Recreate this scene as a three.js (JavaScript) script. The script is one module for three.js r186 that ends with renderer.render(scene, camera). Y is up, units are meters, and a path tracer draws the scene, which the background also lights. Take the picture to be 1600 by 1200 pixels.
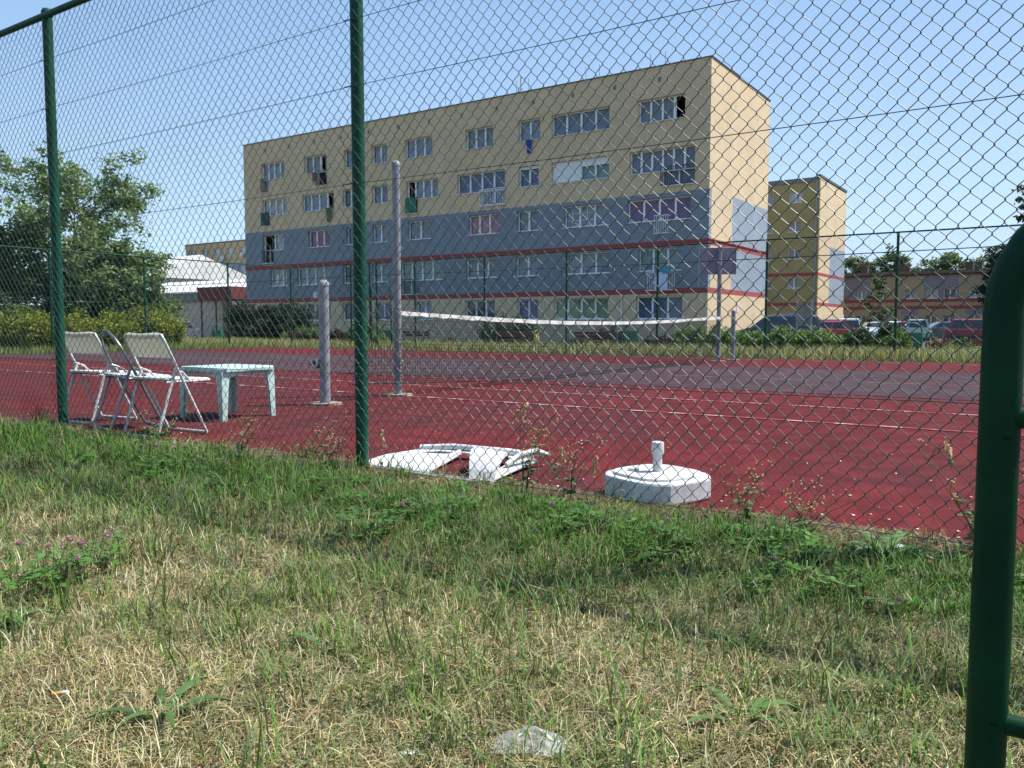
import * as THREE from 'three';
import { RoundedBoxGeometry } from 'three/addons/geometries/RoundedBoxGeometry.js';
import { FontLoader } from 'three/addons/loaders/FontLoader.js';
import { TextGeometry } from 'three/addons/geometries/TextGeometry.js';

// ------------------------------------------------------------------ camera, sky, sun, exposure
const scene = new THREE.Scene();
const camera = new THREE.PerspectiveCamera(50.55, 4 / 3, 0.05, 3000);
camera.position.set(0, 0.8, 0);
camera.rotation.order = 'YXZ';
camera.rotation.set(-4.14 * Math.PI / 180, 34.0 * Math.PI / 180, 0);
scene.add(camera);

const SUN = new THREE.Vector3(0.43, 1, -0.433).normalize();
const SUN_STRENGTH = 5.0, EXPOSURE = 1.6, SKY_GAIN = 0.87;

const renderer = new THREE.WebGLRenderer({ antialias: true });
renderer.toneMapping = THREE.LinearToneMapping;
renderer.toneMappingExposure = EXPOSURE;
renderer.shadowMap.enabled = true;
renderer.shadowMap.type = THREE.PCFSoftShadowMap;
renderer.setSize(1024, 768);

{ // clear summer sky: pale at the horizon, deeper blue overhead, a soft brightening round the sun
  const W = 512, H = 256, d = new Float32Array(W * H * 4);
  const hor = [0.60, 0.77, 0.88], mid = [0.25, 0.45, 0.76], zen = [0.10, 0.20, 0.42];
  for (let r = 0; r < H; r++) {
    const el = ((r + 0.5) / H - 0.5) * Math.PI, e = Math.max(0, el) * 180 / Math.PI;
    const a = Math.exp(-e / 11), b = Math.exp(-e / 32);
    for (let c = 0; c < W; c++) {
      const az = ((c + 0.5) / W - 0.5) * 2 * Math.PI;
      const x = Math.cos(az) * Math.cos(el), z = Math.sin(az) * Math.cos(el), y = Math.sin(el);
      const cs = Math.max(0, x * SUN.x + y * SUN.y + z * SUN.z), glow = 0.16 * cs * cs + 0.30 * Math.pow(cs, 14);
      for (let k = 0; k < 3; k++) {
        let v = zen[k] + (mid[k] - zen[k]) * b; v += (hor[k] - v) * a;
        v += glow * [0.9, 0.95, 1][k] * (0.55 + 0.45 * b);
        d[(r * W + c) * 4 + k] = v * SKY_GAIN;
      }
      d[(r * W + c) * 4 + 3] = 1;
    }
  }
  const t = new THREE.DataTexture(d, W, H, THREE.RGBAFormat, THREE.FloatType);
  t.mapping = THREE.EquirectangularReflectionMapping; t.magFilter = t.minFilter = THREE.LinearFilter; t.needsUpdate = true;
  scene.background = t; scene.environment = t;
}
const sun = new THREE.DirectionalLight(new THREE.Color(1.0, 0.965, 0.91), SUN_STRENGTH);
sun.name = 'sun'; sun.position.copy(SUN).multiplyScalar(120).add(new THREE.Vector3(-20, 0, -30)); sun.target.position.set(-20, 0, -30);
sun.castShadow = true; sun.shadow.radius = 1; sun.shadow.mapSize.set(4096, 4096);
Object.assign(sun.shadow.camera, { left: -90, right: 60, top: 80, bottom: -80, near: 1, far: 320 });
scene.add(sun, sun.target);

// ------------------------------------------------------------------ helpers
function rng(seed) { let s = seed | 0; return () => { s = (s + 0x6d2b79f5) | 0; let t = Math.imul(s ^ (s >>> 15), 1 | s); t = (t + Math.imul(t ^ (t >>> 7), 61 | t)) ^ t; return ((t ^ (t >>> 14)) >>> 0) / 4294967296; }; }
const R0 = rng(77);
const hash2 = (x, y) => { let h = Math.imul(x | 0, 374761393) + Math.imul(y | 0, 668265263); h = Math.imul(h ^ (h >>> 13), 1274126177); return ((h ^ (h >>> 16)) >>> 0) / 4294967296; };
function noise(x, y) { const ix = Math.floor(x), iy = Math.floor(y), fx = x - ix, fy = y - iy, u = fx * fx * (3 - 2 * fx), v = fy * fy * (3 - 2 * fy); const a = hash2(ix, iy), b = hash2(ix + 1, iy), c = hash2(ix, iy + 1), e = hash2(ix + 1, iy + 1); return a + (b - a) * u + (c - a) * v + (a - b - c + e) * u * v; }
const fbm = (x, y, o = 4) => { let s = 0, a = 0.5, t = 0; for (let i = 0; i < o; i++) { s += a * noise(x, y); t += a; a *= 0.5; x = x * 2.03 + 17.1; y = y * 2.03 + 9.7; } return s / t; };
const smooth = (a, b, x) => { const t = Math.min(1, Math.max(0, (x - a) / (b - a))); return t * t * (3 - 2 * t); };
const V = (x, y, z) => new THREE.Vector3(x, y, z);
const lin = (r, g, b) => new THREE.Color().setRGB(r, g, b);

class MB { // collects pieces of geometry; build() makes ONE named mesh, uv in metres
  constructor() { this.p = []; this.n = []; this.i = []; this.c = []; this.col = null; this.anyCol = false; }
  get count() { return this.p.length / 3; }
  v(x, y, z, nx, ny, nz) { this.p.push(x, y, z); this.n.push(nx, ny, nz); const c = this.col; if (c) this.anyCol = true; this.c.push(c ? c[0] : 1, c ? c[1] : 1, c ? c[2] : 1); return this.count - 1; }
  quad(a, b, c, d) { const n = V(0, 0, 0).crossVectors(V(b[0] - a[0], b[1] - a[1], b[2] - a[2]), V(d[0] - a[0], d[1] - a[1], d[2] - a[2])).normalize(); const k = [a, b, c, d].map((q) => this.v(q[0], q[1], q[2], n.x, n.y, n.z)); this.i.push(k[0], k[1], k[2], k[0], k[2], k[3]); return this; }
  tri(a, b, c) { const n = V(0, 0, 0).crossVectors(V(b[0] - a[0], b[1] - a[1], b[2] - a[2]), V(c[0] - a[0], c[1] - a[1], c[2] - a[2])).normalize(); const k = [a, b, c].map((q) => this.v(q[0], q[1], q[2], n.x, n.y, n.z)); this.i.push(...k); return this; }
  box(cx, cy, cz, w, h, d, m) { return this.geo(new THREE.BoxGeometry(w, h, d), (m ?? new THREE.Matrix4()).clone().setPosition(cx, cy, cz)); }
  span(x0, x1, y0, y1, z0, z1) { return this.box((x0 + x1) / 2, (y0 + y1) / 2, (z0 + z1) / 2, x1 - x0, y1 - y0, z1 - z0); }
  rbox(cx, cy, cz, w, h, d, r, m) { return this.geo(new RoundedBoxGeometry(w, h, d, 2, r), (m ?? new THREE.Matrix4()).clone().setPosition(cx, cy, cz)); }
  geo(g, m) {
    const at = this.count, P = g.attributes.position, N = g.attributes.normal, q = V(0, 0, 0), nm = new THREE.Matrix3(); if (m) nm.getNormalMatrix(m);
    for (let k = 0; k < P.count; k++) { q.fromBufferAttribute(P, k); if (m) q.applyMatrix4(m); const x = q.x, y = q.y, z = q.z; q.fromBufferAttribute(N, k); if (m) q.applyMatrix3(nm).normalize(); this.v(x, y, z, q.x, q.y, q.z); }
    if (g.index) for (let k = 0; k < g.index.count; k++) this.i.push(at + g.index.getX(k)); else for (let k = 0; k < P.count; k++) this.i.push(at + k);
    return this;
  }
  tube(pts, r, sides = 8, opt = {}) { // r: number or list
    const n = pts.length, T = [], closed = !!opt.closed, rad = (k) => (Array.isArray(r) ? r[k] : r);
    for (let k = 0; k < n; k++) { const a = pts[closed ? (k - 1 + n) % n : Math.max(0, k - 1)], b = pts[closed ? (k + 1) % n : Math.min(n - 1, k + 1)]; T.push(V(b[0] - a[0], b[1] - a[1], b[2] - a[2]).normalize()); }
    let N = Math.abs(T[0].y) < 0.9 ? V(0, 1, 0) : V(1, 0, 0); N.addScaledVector(T[0], -N.dot(T[0])).normalize();
    const at = this.count;
    for (let k = 0; k < n; k++) {
      N.addScaledVector(T[k], -N.dot(T[k])).normalize(); const B = V(0, 0, 0).crossVectors(T[k], N);
      for (let s = 0; s < sides; s++) { const a = (s + 0.5) / sides * 2 * Math.PI, cx = Math.cos(a), sy = Math.sin(a), nx = N.x * cx + B.x * sy, ny = N.y * cx + B.y * sy, nz = N.z * cx + B.z * sy; this.v(pts[k][0] + nx * rad(k), pts[k][1] + ny * rad(k), pts[k][2] + nz * rad(k), nx, ny, nz); }
    }
    for (let k = 0; k < (closed ? n : n - 1); k++) for (let s = 0; s < sides; s++) { const k2 = (k + 1) % n, s2 = (s + 1) % sides, a = at + k * sides + s, b = at + k * sides + s2, c = at + k2 * sides + s2, e = at + k2 * sides + s; this.i.push(a, b, c, a, c, e); }
    if (!closed && opt.caps !== false) for (const k of [0, n - 1]) { const t = k ? T[k] : T[k].clone().negate(); const c0 = this.v(pts[k][0], pts[k][1], pts[k][2], t.x, t.y, t.z), ring = []; for (let s = 0; s < sides; s++) { const j = (at + k * sides + s) * 3; ring.push(this.v(this.p[j], this.p[j + 1], this.p[j + 2], t.x, t.y, t.z)); } for (let s = 0; s < sides; s++) { const a = ring[s], b = ring[(s + 1) % sides]; if (k) this.i.push(c0, a, b); else this.i.push(c0, b, a); } }
    return this;
  }
  cyl(x, z, y0, y1, r, sides = 16, r2 = r) { return this.tube([[x, y0, z], [x, y1, z]], [r, r2], sides); }
  lathe(profile, seg, x, y, z) { return this.geo(new THREE.LatheGeometry(profile.map(([a, b]) => new THREE.Vector2(a, b)), seg), new THREE.Matrix4().makeTranslation(x, y, z)); }
  ext(pts, depth, bevel, m, holes) { // outline in xy, extruded along z
    const s = new THREE.Shape(pts.map(([a, b]) => new THREE.Vector2(a, b))); for (const h of holes ?? []) s.holes.push(new THREE.Path(h.map(([a, b]) => new THREE.Vector2(a, b))));
    return this.geo(new THREE.ExtrudeGeometry(s, bevel ? { depth, bevelEnabled: true, bevelThickness: bevel, bevelSize: bevel, bevelSegments: 2, curveSegments: 8 } : { depth, bevelEnabled: false, curveSegments: 8 }), m);
  }
  geometry() {
    const g = new THREE.BufferGeometry(), cnt = this.count, uv = new Float32Array(cnt * 2);
    for (let k = 0; k < cnt; k++) { const x = this.p[k * 3], y = this.p[k * 3 + 1], z = this.p[k * 3 + 2], a = Math.abs(this.n[k * 3]), b = Math.abs(this.n[k * 3 + 1]), c = Math.abs(this.n[k * 3 + 2]); if (b >= a && b >= c) { uv[k * 2] = x; uv[k * 2 + 1] = z; } else if (a >= c) { uv[k * 2] = z; uv[k * 2 + 1] = y; } else { uv[k * 2] = x; uv[k * 2 + 1] = y; } }
    g.setAttribute('position', new THREE.BufferAttribute(new Float32Array(this.p), 3)); g.setAttribute('normal', new THREE.BufferAttribute(new Float32Array(this.n), 3)); g.setAttribute('uv', new THREE.BufferAttribute(uv, 2));
    if (this.anyCol) g.setAttribute('color', new THREE.BufferAttribute(new Float32Array(this.c), 3));
    g.setIndex(new THREE.BufferAttribute(new Uint32Array(this.i), 1)); return g;
  }
  build(name, mat, parent = scene) { return mesh(name, this.geometry(), mat, parent); }
}
const taken = new Map();
function numbered(name) { const k = taken.get(name) ?? 0; taken.set(name, k + 1); return k ? name + '_' + String(k).padStart(3, '0') : name; }
function mesh(name, g, mat, parent = scene) { const m = new THREE.Mesh(g, mat); m.name = parent === scene ? numbered(name) : name; m.castShadow = m.receiveShadow = true; parent.add(m); return m; }
function tag(o, label, category, group) { o.userData.label = label; o.userData.category = category; if (group) o.userData.group = group; return o; }
function kind(o, k) { o.userData.kind = k; return o; }
function thing(name, label, category, pos = [0, 0, 0], turn = 0, group) { const o = new THREE.Group(); o.name = numbered(name); o.position.set(...pos); o.rotation.y = turn; tag(o, label, category, group); scene.add(o); return o; }
function copy(root, pos, turn, label, name) { const r = root.clone(); r.name = numbered(name ?? root.name.replace(/_\d{3}$/, '')); r.position.set(...pos); r.rotation.y = turn; r.userData = { ...root.userData, label }; scene.add(r); return r; }
function copies(name, geometry, mat, list, parent = scene) { // list of [x,y,z,turn,scale,tiltX,tiltZ,[r,g,b]]
  const im = new THREE.InstancedMesh(geometry, mat, list.length), m = new THREE.Matrix4(), q = new THREE.Quaternion(), e = new THREE.Euler(), c = new THREE.Color();
  list.forEach((a, k) => { e.set(a[5] ?? 0, a[3], a[6] ?? 0, 'YXZ'); m.compose(V(a[0], a[1], a[2]), q.setFromEuler(e), V(a[4], a[4] * (a[8] ?? 1), a[4])); im.setMatrixAt(k, m); if (a[7]) im.setColorAt(k, c.setRGB(...a[7])); });
  im.name = parent === scene ? numbered(name) : name; im.castShadow = im.receiveShadow = true; im.userData.kind = 'stuff'; parent.add(im); return im;
}

// ------------------------------------------------------------------ materials
function tex(size, fn, srgb, repeat) { // fn(u,v) -> [r,g,b] 0..255
  const d = new Uint8Array(size * size * 4);
  for (let y = 0; y < size; y++) for (let x = 0; x < size; x++) { const c = fn(x, y, size), k = (y * size + x) * 4; d[k] = c[0]; d[k + 1] = c[1]; d[k + 2] = c[2]; d[k + 3] = 255; }
  const t = new THREE.DataTexture(d, size, size); t.wrapS = t.wrapT = THREE.RepeatWrapping; t.magFilter = THREE.LinearFilter; t.minFilter = THREE.LinearMipmapLinearFilter; t.generateMipmaps = true;
  if (srgb) t.colorSpace = THREE.SRGBColorSpace; t.repeat.set(repeat, repeat); t.needsUpdate = true; return t;
}
const clamp8 = (v) => Math.max(0, Math.min(255, v));
function tileNoise(x, y, size, freq, seed) { // noise that repeats over the tile
  const u = x / size * freq, w = y / size * freq, ix = Math.floor(u), iy = Math.floor(w), fx = u - ix, fy = w - iy, a = fx * fx * (3 - 2 * fx), b = fy * fy * (3 - 2 * fy), H = (i, j) => hash2(((i % freq) + freq) % freq + seed * 131, ((j % freq) + freq) % freq + seed * 57);
  const p = H(ix, iy), q = H(ix + 1, iy), r = H(ix, iy + 1), s = H(ix + 1, iy + 1); return p + (q - p) * a + (r - p) * b + (p - q - r + s) * a * b;
}
const plasterMap = tex(512, (x, y, s) => { const n = 0.5 * tileNoise(x, y, s, 6, 1) + 0.3 * tileNoise(x, y, s, 23, 2) + 0.2 * tileNoise(x, y, s, 97, 3), f = hash2(x, y), v = 222 + 30 * (n - 0.5) + 16 * (f - 0.5); return [clamp8(v), clamp8(v), clamp8(v)]; }, true, 0.25);
const plasterBump = tex(256, (x, y) => { const v = 255 * hash2(x + 900, y); return [v, v, v]; }, false, 1.2);
const grainMap = tex(512, (x, y, s) => { const f = hash2(x, y), n = tileNoise(x, y, s, 9, 5), m = tileNoise(x, y, s, 64, 6); let v = 188 + 70 * (f - 0.5) + 46 * (n - 0.5) + 30 * (m - 0.5); if (hash2(x + 40, y + 3) > 0.985) v += 60; if (hash2(x + 7, y + 93) > 0.97) v -= 70; return [clamp8(v), clamp8(v - 2), clamp8(v)]; }, true, 1.0);
const grainBump = tex(512, (x, y) => { const v = 255 * hash2(x + 31, y + 77); return [v, v, v]; }, false, 1.0);
const soilMap = tex(512, (x, y, s) => { const f = hash2(x, y), n = tileNoise(x, y, s, 12, 7), m = tileNoise(x, y, s, 60, 8), v = 165 + 80 * (n - 0.5) + 60 * (m - 0.5) + 60 * (f - 0.5); return [clamp8(v), clamp8(v * 0.93), clamp8(v * 0.82)]; }, true, 1.2);
const streakMap = tex(256, (x, y, s) => { const n = tileNoise(x, y, s, 5, 11), m = tileNoise(x, y, s, 40, 12), f = hash2(x, y), v = 215 + 40 * (n - 0.5) + 30 * (m - 0.5) + 14 * (f - 0.5); return [clamp8(v), clamp8(v), clamp8(v)]; }, true, 2.0);
const wornMap = tex(512, (x, y, s) => { const n = tileNoise(x, y, s, 8, 13) * 0.6 + tileNoise(x, y, s, 48, 14) * 0.4, w = smooth(0.40, 0.70, n), f = hash2(x, y) * 30; return [clamp8(150 + 75 * w + f - 15), clamp8(70 + 145 * w + f - 15), clamp8(72 + 140 * w + f - 15)]; }, true, 0.7);
const roughMap = tex(256, (x, y, s) => { const v = 150 + 90 * tileNoise(x, y, s, 14, 21) + 20 * hash2(x, y); return [clamp8(v), clamp8(v), clamp8(v)]; }, false, 3.0);

const chipMap = tex(512, (x, y, s) => { const n = tileNoise(x, y, s, 10, 31) * 0.5 + tileNoise(x, y, s, 61, 32) * 0.5, f = hash2(x, y), v = 205 + 50 * (tileNoise(x, y, s, 5, 33) - 0.5) + 18 * (f - 0.5); if (n > 0.80) return [190, 190, 175]; if (n < 0.17) return [120, 150, 110]; return [clamp8(v), clamp8(v), clamp8(v)]; }, true, 3.0);
const std = (r, g, b, rough = 0.8, o = {}) => new THREE.MeshStandardMaterial({ color: lin(r, g, b), roughness: rough, metalness: 0, ...o });
const phy = (r, g, b, rough, o = {}) => new THREE.MeshPhysicalMaterial({ color: lin(r, g, b), roughness: rough, ...o });
const plaster = (r, g, b) => std(r, g, b, 0.92, { map: plasterMap, bumpMap: plasterBump, bumpScale: 0.004 });
const M = {
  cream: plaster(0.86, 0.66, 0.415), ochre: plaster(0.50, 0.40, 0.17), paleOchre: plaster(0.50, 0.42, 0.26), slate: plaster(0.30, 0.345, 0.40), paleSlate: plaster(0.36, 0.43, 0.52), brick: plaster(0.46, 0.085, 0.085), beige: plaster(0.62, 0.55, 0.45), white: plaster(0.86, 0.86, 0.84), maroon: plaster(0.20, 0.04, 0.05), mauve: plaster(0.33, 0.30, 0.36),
  greenWire: phy(0.013, 0.052, 0.037, 0.42, { clearcoat: 0.45, clearcoatRoughness: 0.38, specularIntensity: 0.7 }),
  greenPost: phy(0.006, 0.088, 0.05, 0.6, { roughnessMap: roughMap, specularIntensity: 0.4, map: chipMap }),
  greenHoop: phy(0.003, 0.055, 0.022, 0.6, { roughnessMap: roughMap, specularIntensity: 0.25, map: chipMap }),
  greenBin: phy(0.03, 0.24, 0.14, 0.45, { map: streakMap }),
  galvanised: std(0.45, 0.46, 0.47, 0.4, { metalness: 0.7, map: streakMap }),
  polePaint: phy(0.34, 0.345, 0.375, 0.55, { map: streakMap, roughnessMap: roughMap }),
  board: std(0.34, 0.295, 0.36, 0.7, { map: streakMap }),
  concrete: std(0.42, 0.41, 0.39, 0.9, { map: soilMap }),
  paleConcrete: std(0.52, 0.50, 0.46, 0.9, { map: soilMap }),
  asphalt: std(0.12, 0.12, 0.125, 0.92, { map: soilMap }),
  frame: std(0.80, 0.80, 0.80, 0.45), sill: std(0.72, 0.72, 0.70, 0.5), flash: std(0.07, 0.065, 0.06, 0.5), roof: std(0.14, 0.14, 0.14, 0.9, { map: soilMap }),
  glass: new THREE.MeshPhysicalMaterial({ color: lin(0.93, 0.96, 0.97), roughness: 0.02, transmission: 1, thickness: 0, ior: 1.5 }),
  carGlass: phy(0.015, 0.02, 0.022, 0.06, { clearcoat: 1 }),
  dark: std(0.03, 0.03, 0.035, 0.8), black: std(0.015, 0.015, 0.016, 0.6), rubber: std(0.02, 0.02, 0.02, 0.85),
  interior: std(0.38, 0.36, 0.33, 0.95),
  iron: std(0.03, 0.035, 0.045, 0.5), whiteSteel: phy(0.78, 0.78, 0.77, 0.35, { map: streakMap, clearcoat: 0.3 }), greySteel: phy(0.35, 0.36, 0.37, 0.3, { metalness: 0.8, map: streakMap }),
  whitePlastic: phy(0.82, 0.82, 0.81, 0.45, { map: streakMap }), greyPlastic: phy(0.50, 0.50, 0.46, 0.5, { map: streakMap }),
  chairBack: new THREE.MeshPhysicalMaterial({ color: lin(0.72, 0.70, 0.61), roughness: 0.75, transmission: 0.45, thickness: 0, side: THREE.DoubleSide }),
  mint: phy(0.58, 0.77, 0.73, 0.4, { map: streakMap }),
  bark: std(0.085, 0.06, 0.042, 0.95, { map: soilMap }),
  cord: std(0.012, 0.013, 0.014, 0.8), tape: std(0.78, 0.76, 0.73, 0.85, { map: streakMap }),
  wood: std(0.16, 0.055, 0.035, 0.7, { map: streakMap }),
  chrome: std(0.6, 0.6, 0.6, 0.25, { metalness: 0.9 }), redLamp: phy(0.45, 0.01, 0.012, 0.2, { clearcoat: 1 }), clearLamp: phy(0.75, 0.76, 0.78, 0.12, { clearcoat: 1 }),
};
const leafMat = (rough = 0.7, t = 0.45) => new THREE.MeshPhysicalMaterial({ color: 0xffffff, vertexColors: true, roughness: rough, transmission: t, thickness: 0, side: THREE.DoubleSide, ior: 1.3, specularIntensity: 0.35 });
M.leaf = leafMat(); M.blade = leafMat(0.6, 0.35); M.straw = leafMat(0.75, 0.2);
const fabricCache = new Map();
const fabric = (r, g, b) => { const k = [r, g, b].join(); if (!fabricCache.has(k)) fabricCache.set(k, std(r, g, b, 0.95, { side: THREE.DoubleSide })); return fabricCache.get(k); };

// ------------------------------------------------------------------ ground, court, paving
const groundY = (x, z) => -0.05 - 0.32 * smooth(-23, -29, z);
{
  const mb = new MB(), xs = [], zs = [];
  for (let x = -60; x <= 40; x += 2.5) xs.push(x); for (const e of [80, 160, 320, 700, 1400]) { xs.push(e); xs.unshift(-60 - e); }
  for (let z = -60; z <= 20; z += 1.5) zs.push(z); for (const e of [60, 160, 400, 900]) zs.push(e); for (const e of [80, 110, 160, 260, 500, 1000, 1500]) zs.unshift(-e);
  const cols = [];
  for (const z of zs) for (const x of xs) { const n = fbm(x * 0.3 + 40, z * 0.3 + 11), m = noise(x * 1.3, z * 1.3); mb.col = [0.13 + 0.10 * n + 0.03 * m, 0.15 + 0.07 * n + 0.02 * m, 0.05 + 0.05 * n]; mb.v(x, groundY(x, z), z, 0, 1, 0); cols.push(0); }
  const w = xs.length; for (let j = 0; j < zs.length - 1; j++) for (let i = 0; i < w - 1; i++) { const a = j * w + i; mb.i.push(a, a + w, a + w + 1, a, a + w + 1, a + 1); }
  kind(mb.build('ground', std(1, 1, 1, 1, { vertexColors: true, map: soilMap })), 'structure');
}
const lawnY = (x, z) => 0.012 * (fbm(x * 1.4 + 3, z * 1.4 + 8, 3) - 0.5) + 0.05 * (fbm(x * 0.35, z * 0.35 + 4, 2) - 0.5) * smooth(-3.2, -2.2, z);
{ // the lawn in front of the fence: dry soil and thatch
  const mb = new MB(), nx = 170, nz = 70, x0 = -30, x1 = 12, z0 = -3.42, z1 = 12;
  for (let j = 0; j <= nz; j++) for (let i = 0; i <= nx; i++) {
    const x = x0 + (x1 - x0) * i / nx, z = z0 + (z1 - z0) * Math.pow(j / nz, 1.8), n = fbm(x * 2.1, z * 2.1), m = fbm(x * 0.8 + 9, z * 0.8), soil = smooth(-2.82, -3.08, z + 0.1 * (noise(x * 2.4, 5) - 0.5)) * 0.95;
    const c = [0.11 + 0.07 * n, 0.085 + 0.06 * n, 0.045 + 0.03 * n], g = [0.045 + 0.03 * n, 0.055 + 0.03 * n, 0.022], s = [0.13 + 0.06 * n, 0.075 + 0.04 * n, 0.055 + 0.03 * n], k = smooth(0.5, 0.72, m);
    mb.col = [0, 1, 2].map((q) => (c[q] + (g[q] - c[q]) * k) * (1 - soil) + s[q] * soil); mb.v(x, lawnY(x, z), z, 0, 1, 0);
  }
  for (let j = 0; j < nz; j++) for (let i = 0; i < nx; i++) { const a = j * (nx + 1) + i; mb.i.push(a, a + nx + 1, a + nx + 2, a, a + nx + 2, a + 1); }
  const g = mb.geometry(); g.computeVertexNormals(); kind(mesh('lawn', g, std(1, 1, 1, 1, { vertexColors: true, map: soilMap, bumpMap: grainBump, bumpScale: 0.006 })), 'structure');
}
const COURT = { x0: -23.9, x1: 16, z0: -19.6, z1: -3.36 };
function courtSheet(name, x0, x1, z0, z1, y, base, thick, seed, mapT) { // a rubber sheet with dusty, bleached and mossy patches
  const mb = new MB(), st = 0.22, nx = Math.ceil((x1 - x0) / st), nz = Math.ceil((z1 - z0) / st);
  for (let j = 0; j <= nz; j++) for (let i = 0; i <= nx; i++) {
    const x = x0 + (x1 - x0) * i / nx, z = z0 + (z1 - z0) * j / nz, n = fbm(x * 0.5 + seed, z * 0.5 + seed), m = fbm(x * 2.3 + seed, z * 2.3, 3), d = smooth(0.52, 0.72, fbm(x * 0.9 + 31 + seed, z * 1.6 + 5)) * 0.28 + 0.3 * smooth(0.42, 0.62, fbm(x * 0.6 + 8, z * 0.9 + 70, 5)) + 0.2 * smooth(0.5, 0.62, fbm(x * 3.1 + 4, z * 3.1 + 7));
    const k = 0.76 + 0.32 * n + 0.22 * m; mb.col = [base[0] * k * (1 - d) + 0.105 * d, base[1] * k * (1 - d) + 0.036 * d, base[2] * k * (1 - d) + 0.042 * d]; mb.v(x, y, z, 0, 1, 0);
  }
  for (let j = 0; j < nz; j++) for (let i = 0; i < nx; i++) { const a = j * (nx + 1) + i; mb.i.push(a, a + nx + 1, a + nx + 2, a, a + nx + 2, a + 1); }
  mb.col = base; if (thick) { mb.quad([x0, y - thick, z1], [x1, y - thick, z1], [x1, y, z1], [x0, y, z1]); mb.quad([x1, y - thick, z0], [x0, y - thick, z0], [x0, y, z0], [x1, y, z0]); mb.quad([x0, y - thick, z0], [x0, y - thick, z1], [x0, y, z1], [x0, y, z0]); mb.quad([x1, y - thick, z1], [x1, y - thick, z0], [x1, y, z0], [x1, y, z1]); }
  return kind(mb.build(name, phy(1, 1, 1, 0.95, { vertexColors: true, map: mapT, bumpMap: grainBump, bumpScale: 0.003, specularIntensity: 0.25 })), 'structure');
}
courtSheet('court_surface', COURT.x0, COURT.x1, COURT.z0, COURT.z1, 0, [0.195, 0.025, 0.027], 0.06, 3, grainMap);
courtSheet('court_inner_zone', COURT.x0 + 0.2, COURT.x1, -15.3, -9.85, 0.004, [0.112, 0.076, 0.088], 0, 15, grainMap);
for (const [z, w, n] of [[-8.22, 0.03, 0], [-6.9, 0.036, 1], [-12.1, 0.02, 2], [-18.6, 0.03, 3]]) { const mb = new MB(); mb.quad([COURT.x0 + 0.6, 0.0085, z + w / 2], [COURT.x1, 0.0085, z + w / 2], [COURT.x1, 0.0085, z - w / 2], [COURT.x0 + 0.6, 0.0085, z - w / 2]); const o = kind(mb.build('court_line', std(0.66, 0.6, 0.6, 0.9, { map: wornMap })), 'structure'); }
{ const mb = new MB(); mb.quad([-34, -0.366, -33], [30, -0.366, -33], [30, -0.366, -97], [-34, -0.366, -97]); kind(mb.build('parking_lot', M.asphalt), 'structure'); }
{ const mb = new MB(); mb.span(-10.2, -5.6, -0.36, -0.29, -32.4, -29.4); kind(mb.build('pavement', M.paleConcrete), 'structure'); }
{ const mb = new MB(); mb.quad([-80, -0.366, -27], [-34.5, -0.366, -36], [-56, -0.366, -60], [-110, -0.366, -60]); kind(mb.build('side_road', M.concrete), 'structure'); }

// ------------------------------------------------------------------ buildings
// facade faces +z in the building's own frame, s runs along +x from its left end
function wallBand(parent, name, L, y0, y1, mat, wins, thick = 0.35) {
  const holes = [];
  for (const w of wins) {
    if (w.y0 < y0 || w.y1 > y1) continue;
    const d = w.door; let h = [[w.x0, w.y0], [w.x0, w.y1], [w.x1, w.y1], [w.x1, w.y0]];
    if (d) { if (d[0] <= w.x0 + 1e-6) h = [[w.x0, d[2]], [w.x0, w.y1], [w.x1, w.y1], [w.x1, w.y0], [d[1], w.y0], [d[1], d[2]]]; else h = [[w.x0, w.y0], [w.x0, w.y1], [w.x1, w.y1], [w.x1, d[2]], [d[0], d[2]], [d[0], w.y0]]; }
    holes.push(h);
  }
  return new MB().ext([[0, y0], [L, y0], [L, y1], [0, y1]], thick, 0, new THREE.Matrix4().makeTranslation(0, 0, -thick), holes).build(name, mat, parent);
}
function curtainMesh(x0, x1, y0, y1, z, amp, seed) {
  const mb = new MB(), n = Math.max(6, Math.round((x1 - x0) * 16)); let prev;
  for (let k = 0; k <= n; k++) { const x = x0 + (x1 - x0) * k / n, zz = z + amp * Math.sin(k * 2.4 + seed) * (0.6 + 0.4 * noise(k * 0.7, seed)); if (prev) mb.quad([prev[0], y0, prev[1]], [x, y0, zz], [x, y1, zz], [prev[0], y1, prev[1]]); prev = [x, zz]; }
  return mb;
}
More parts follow.
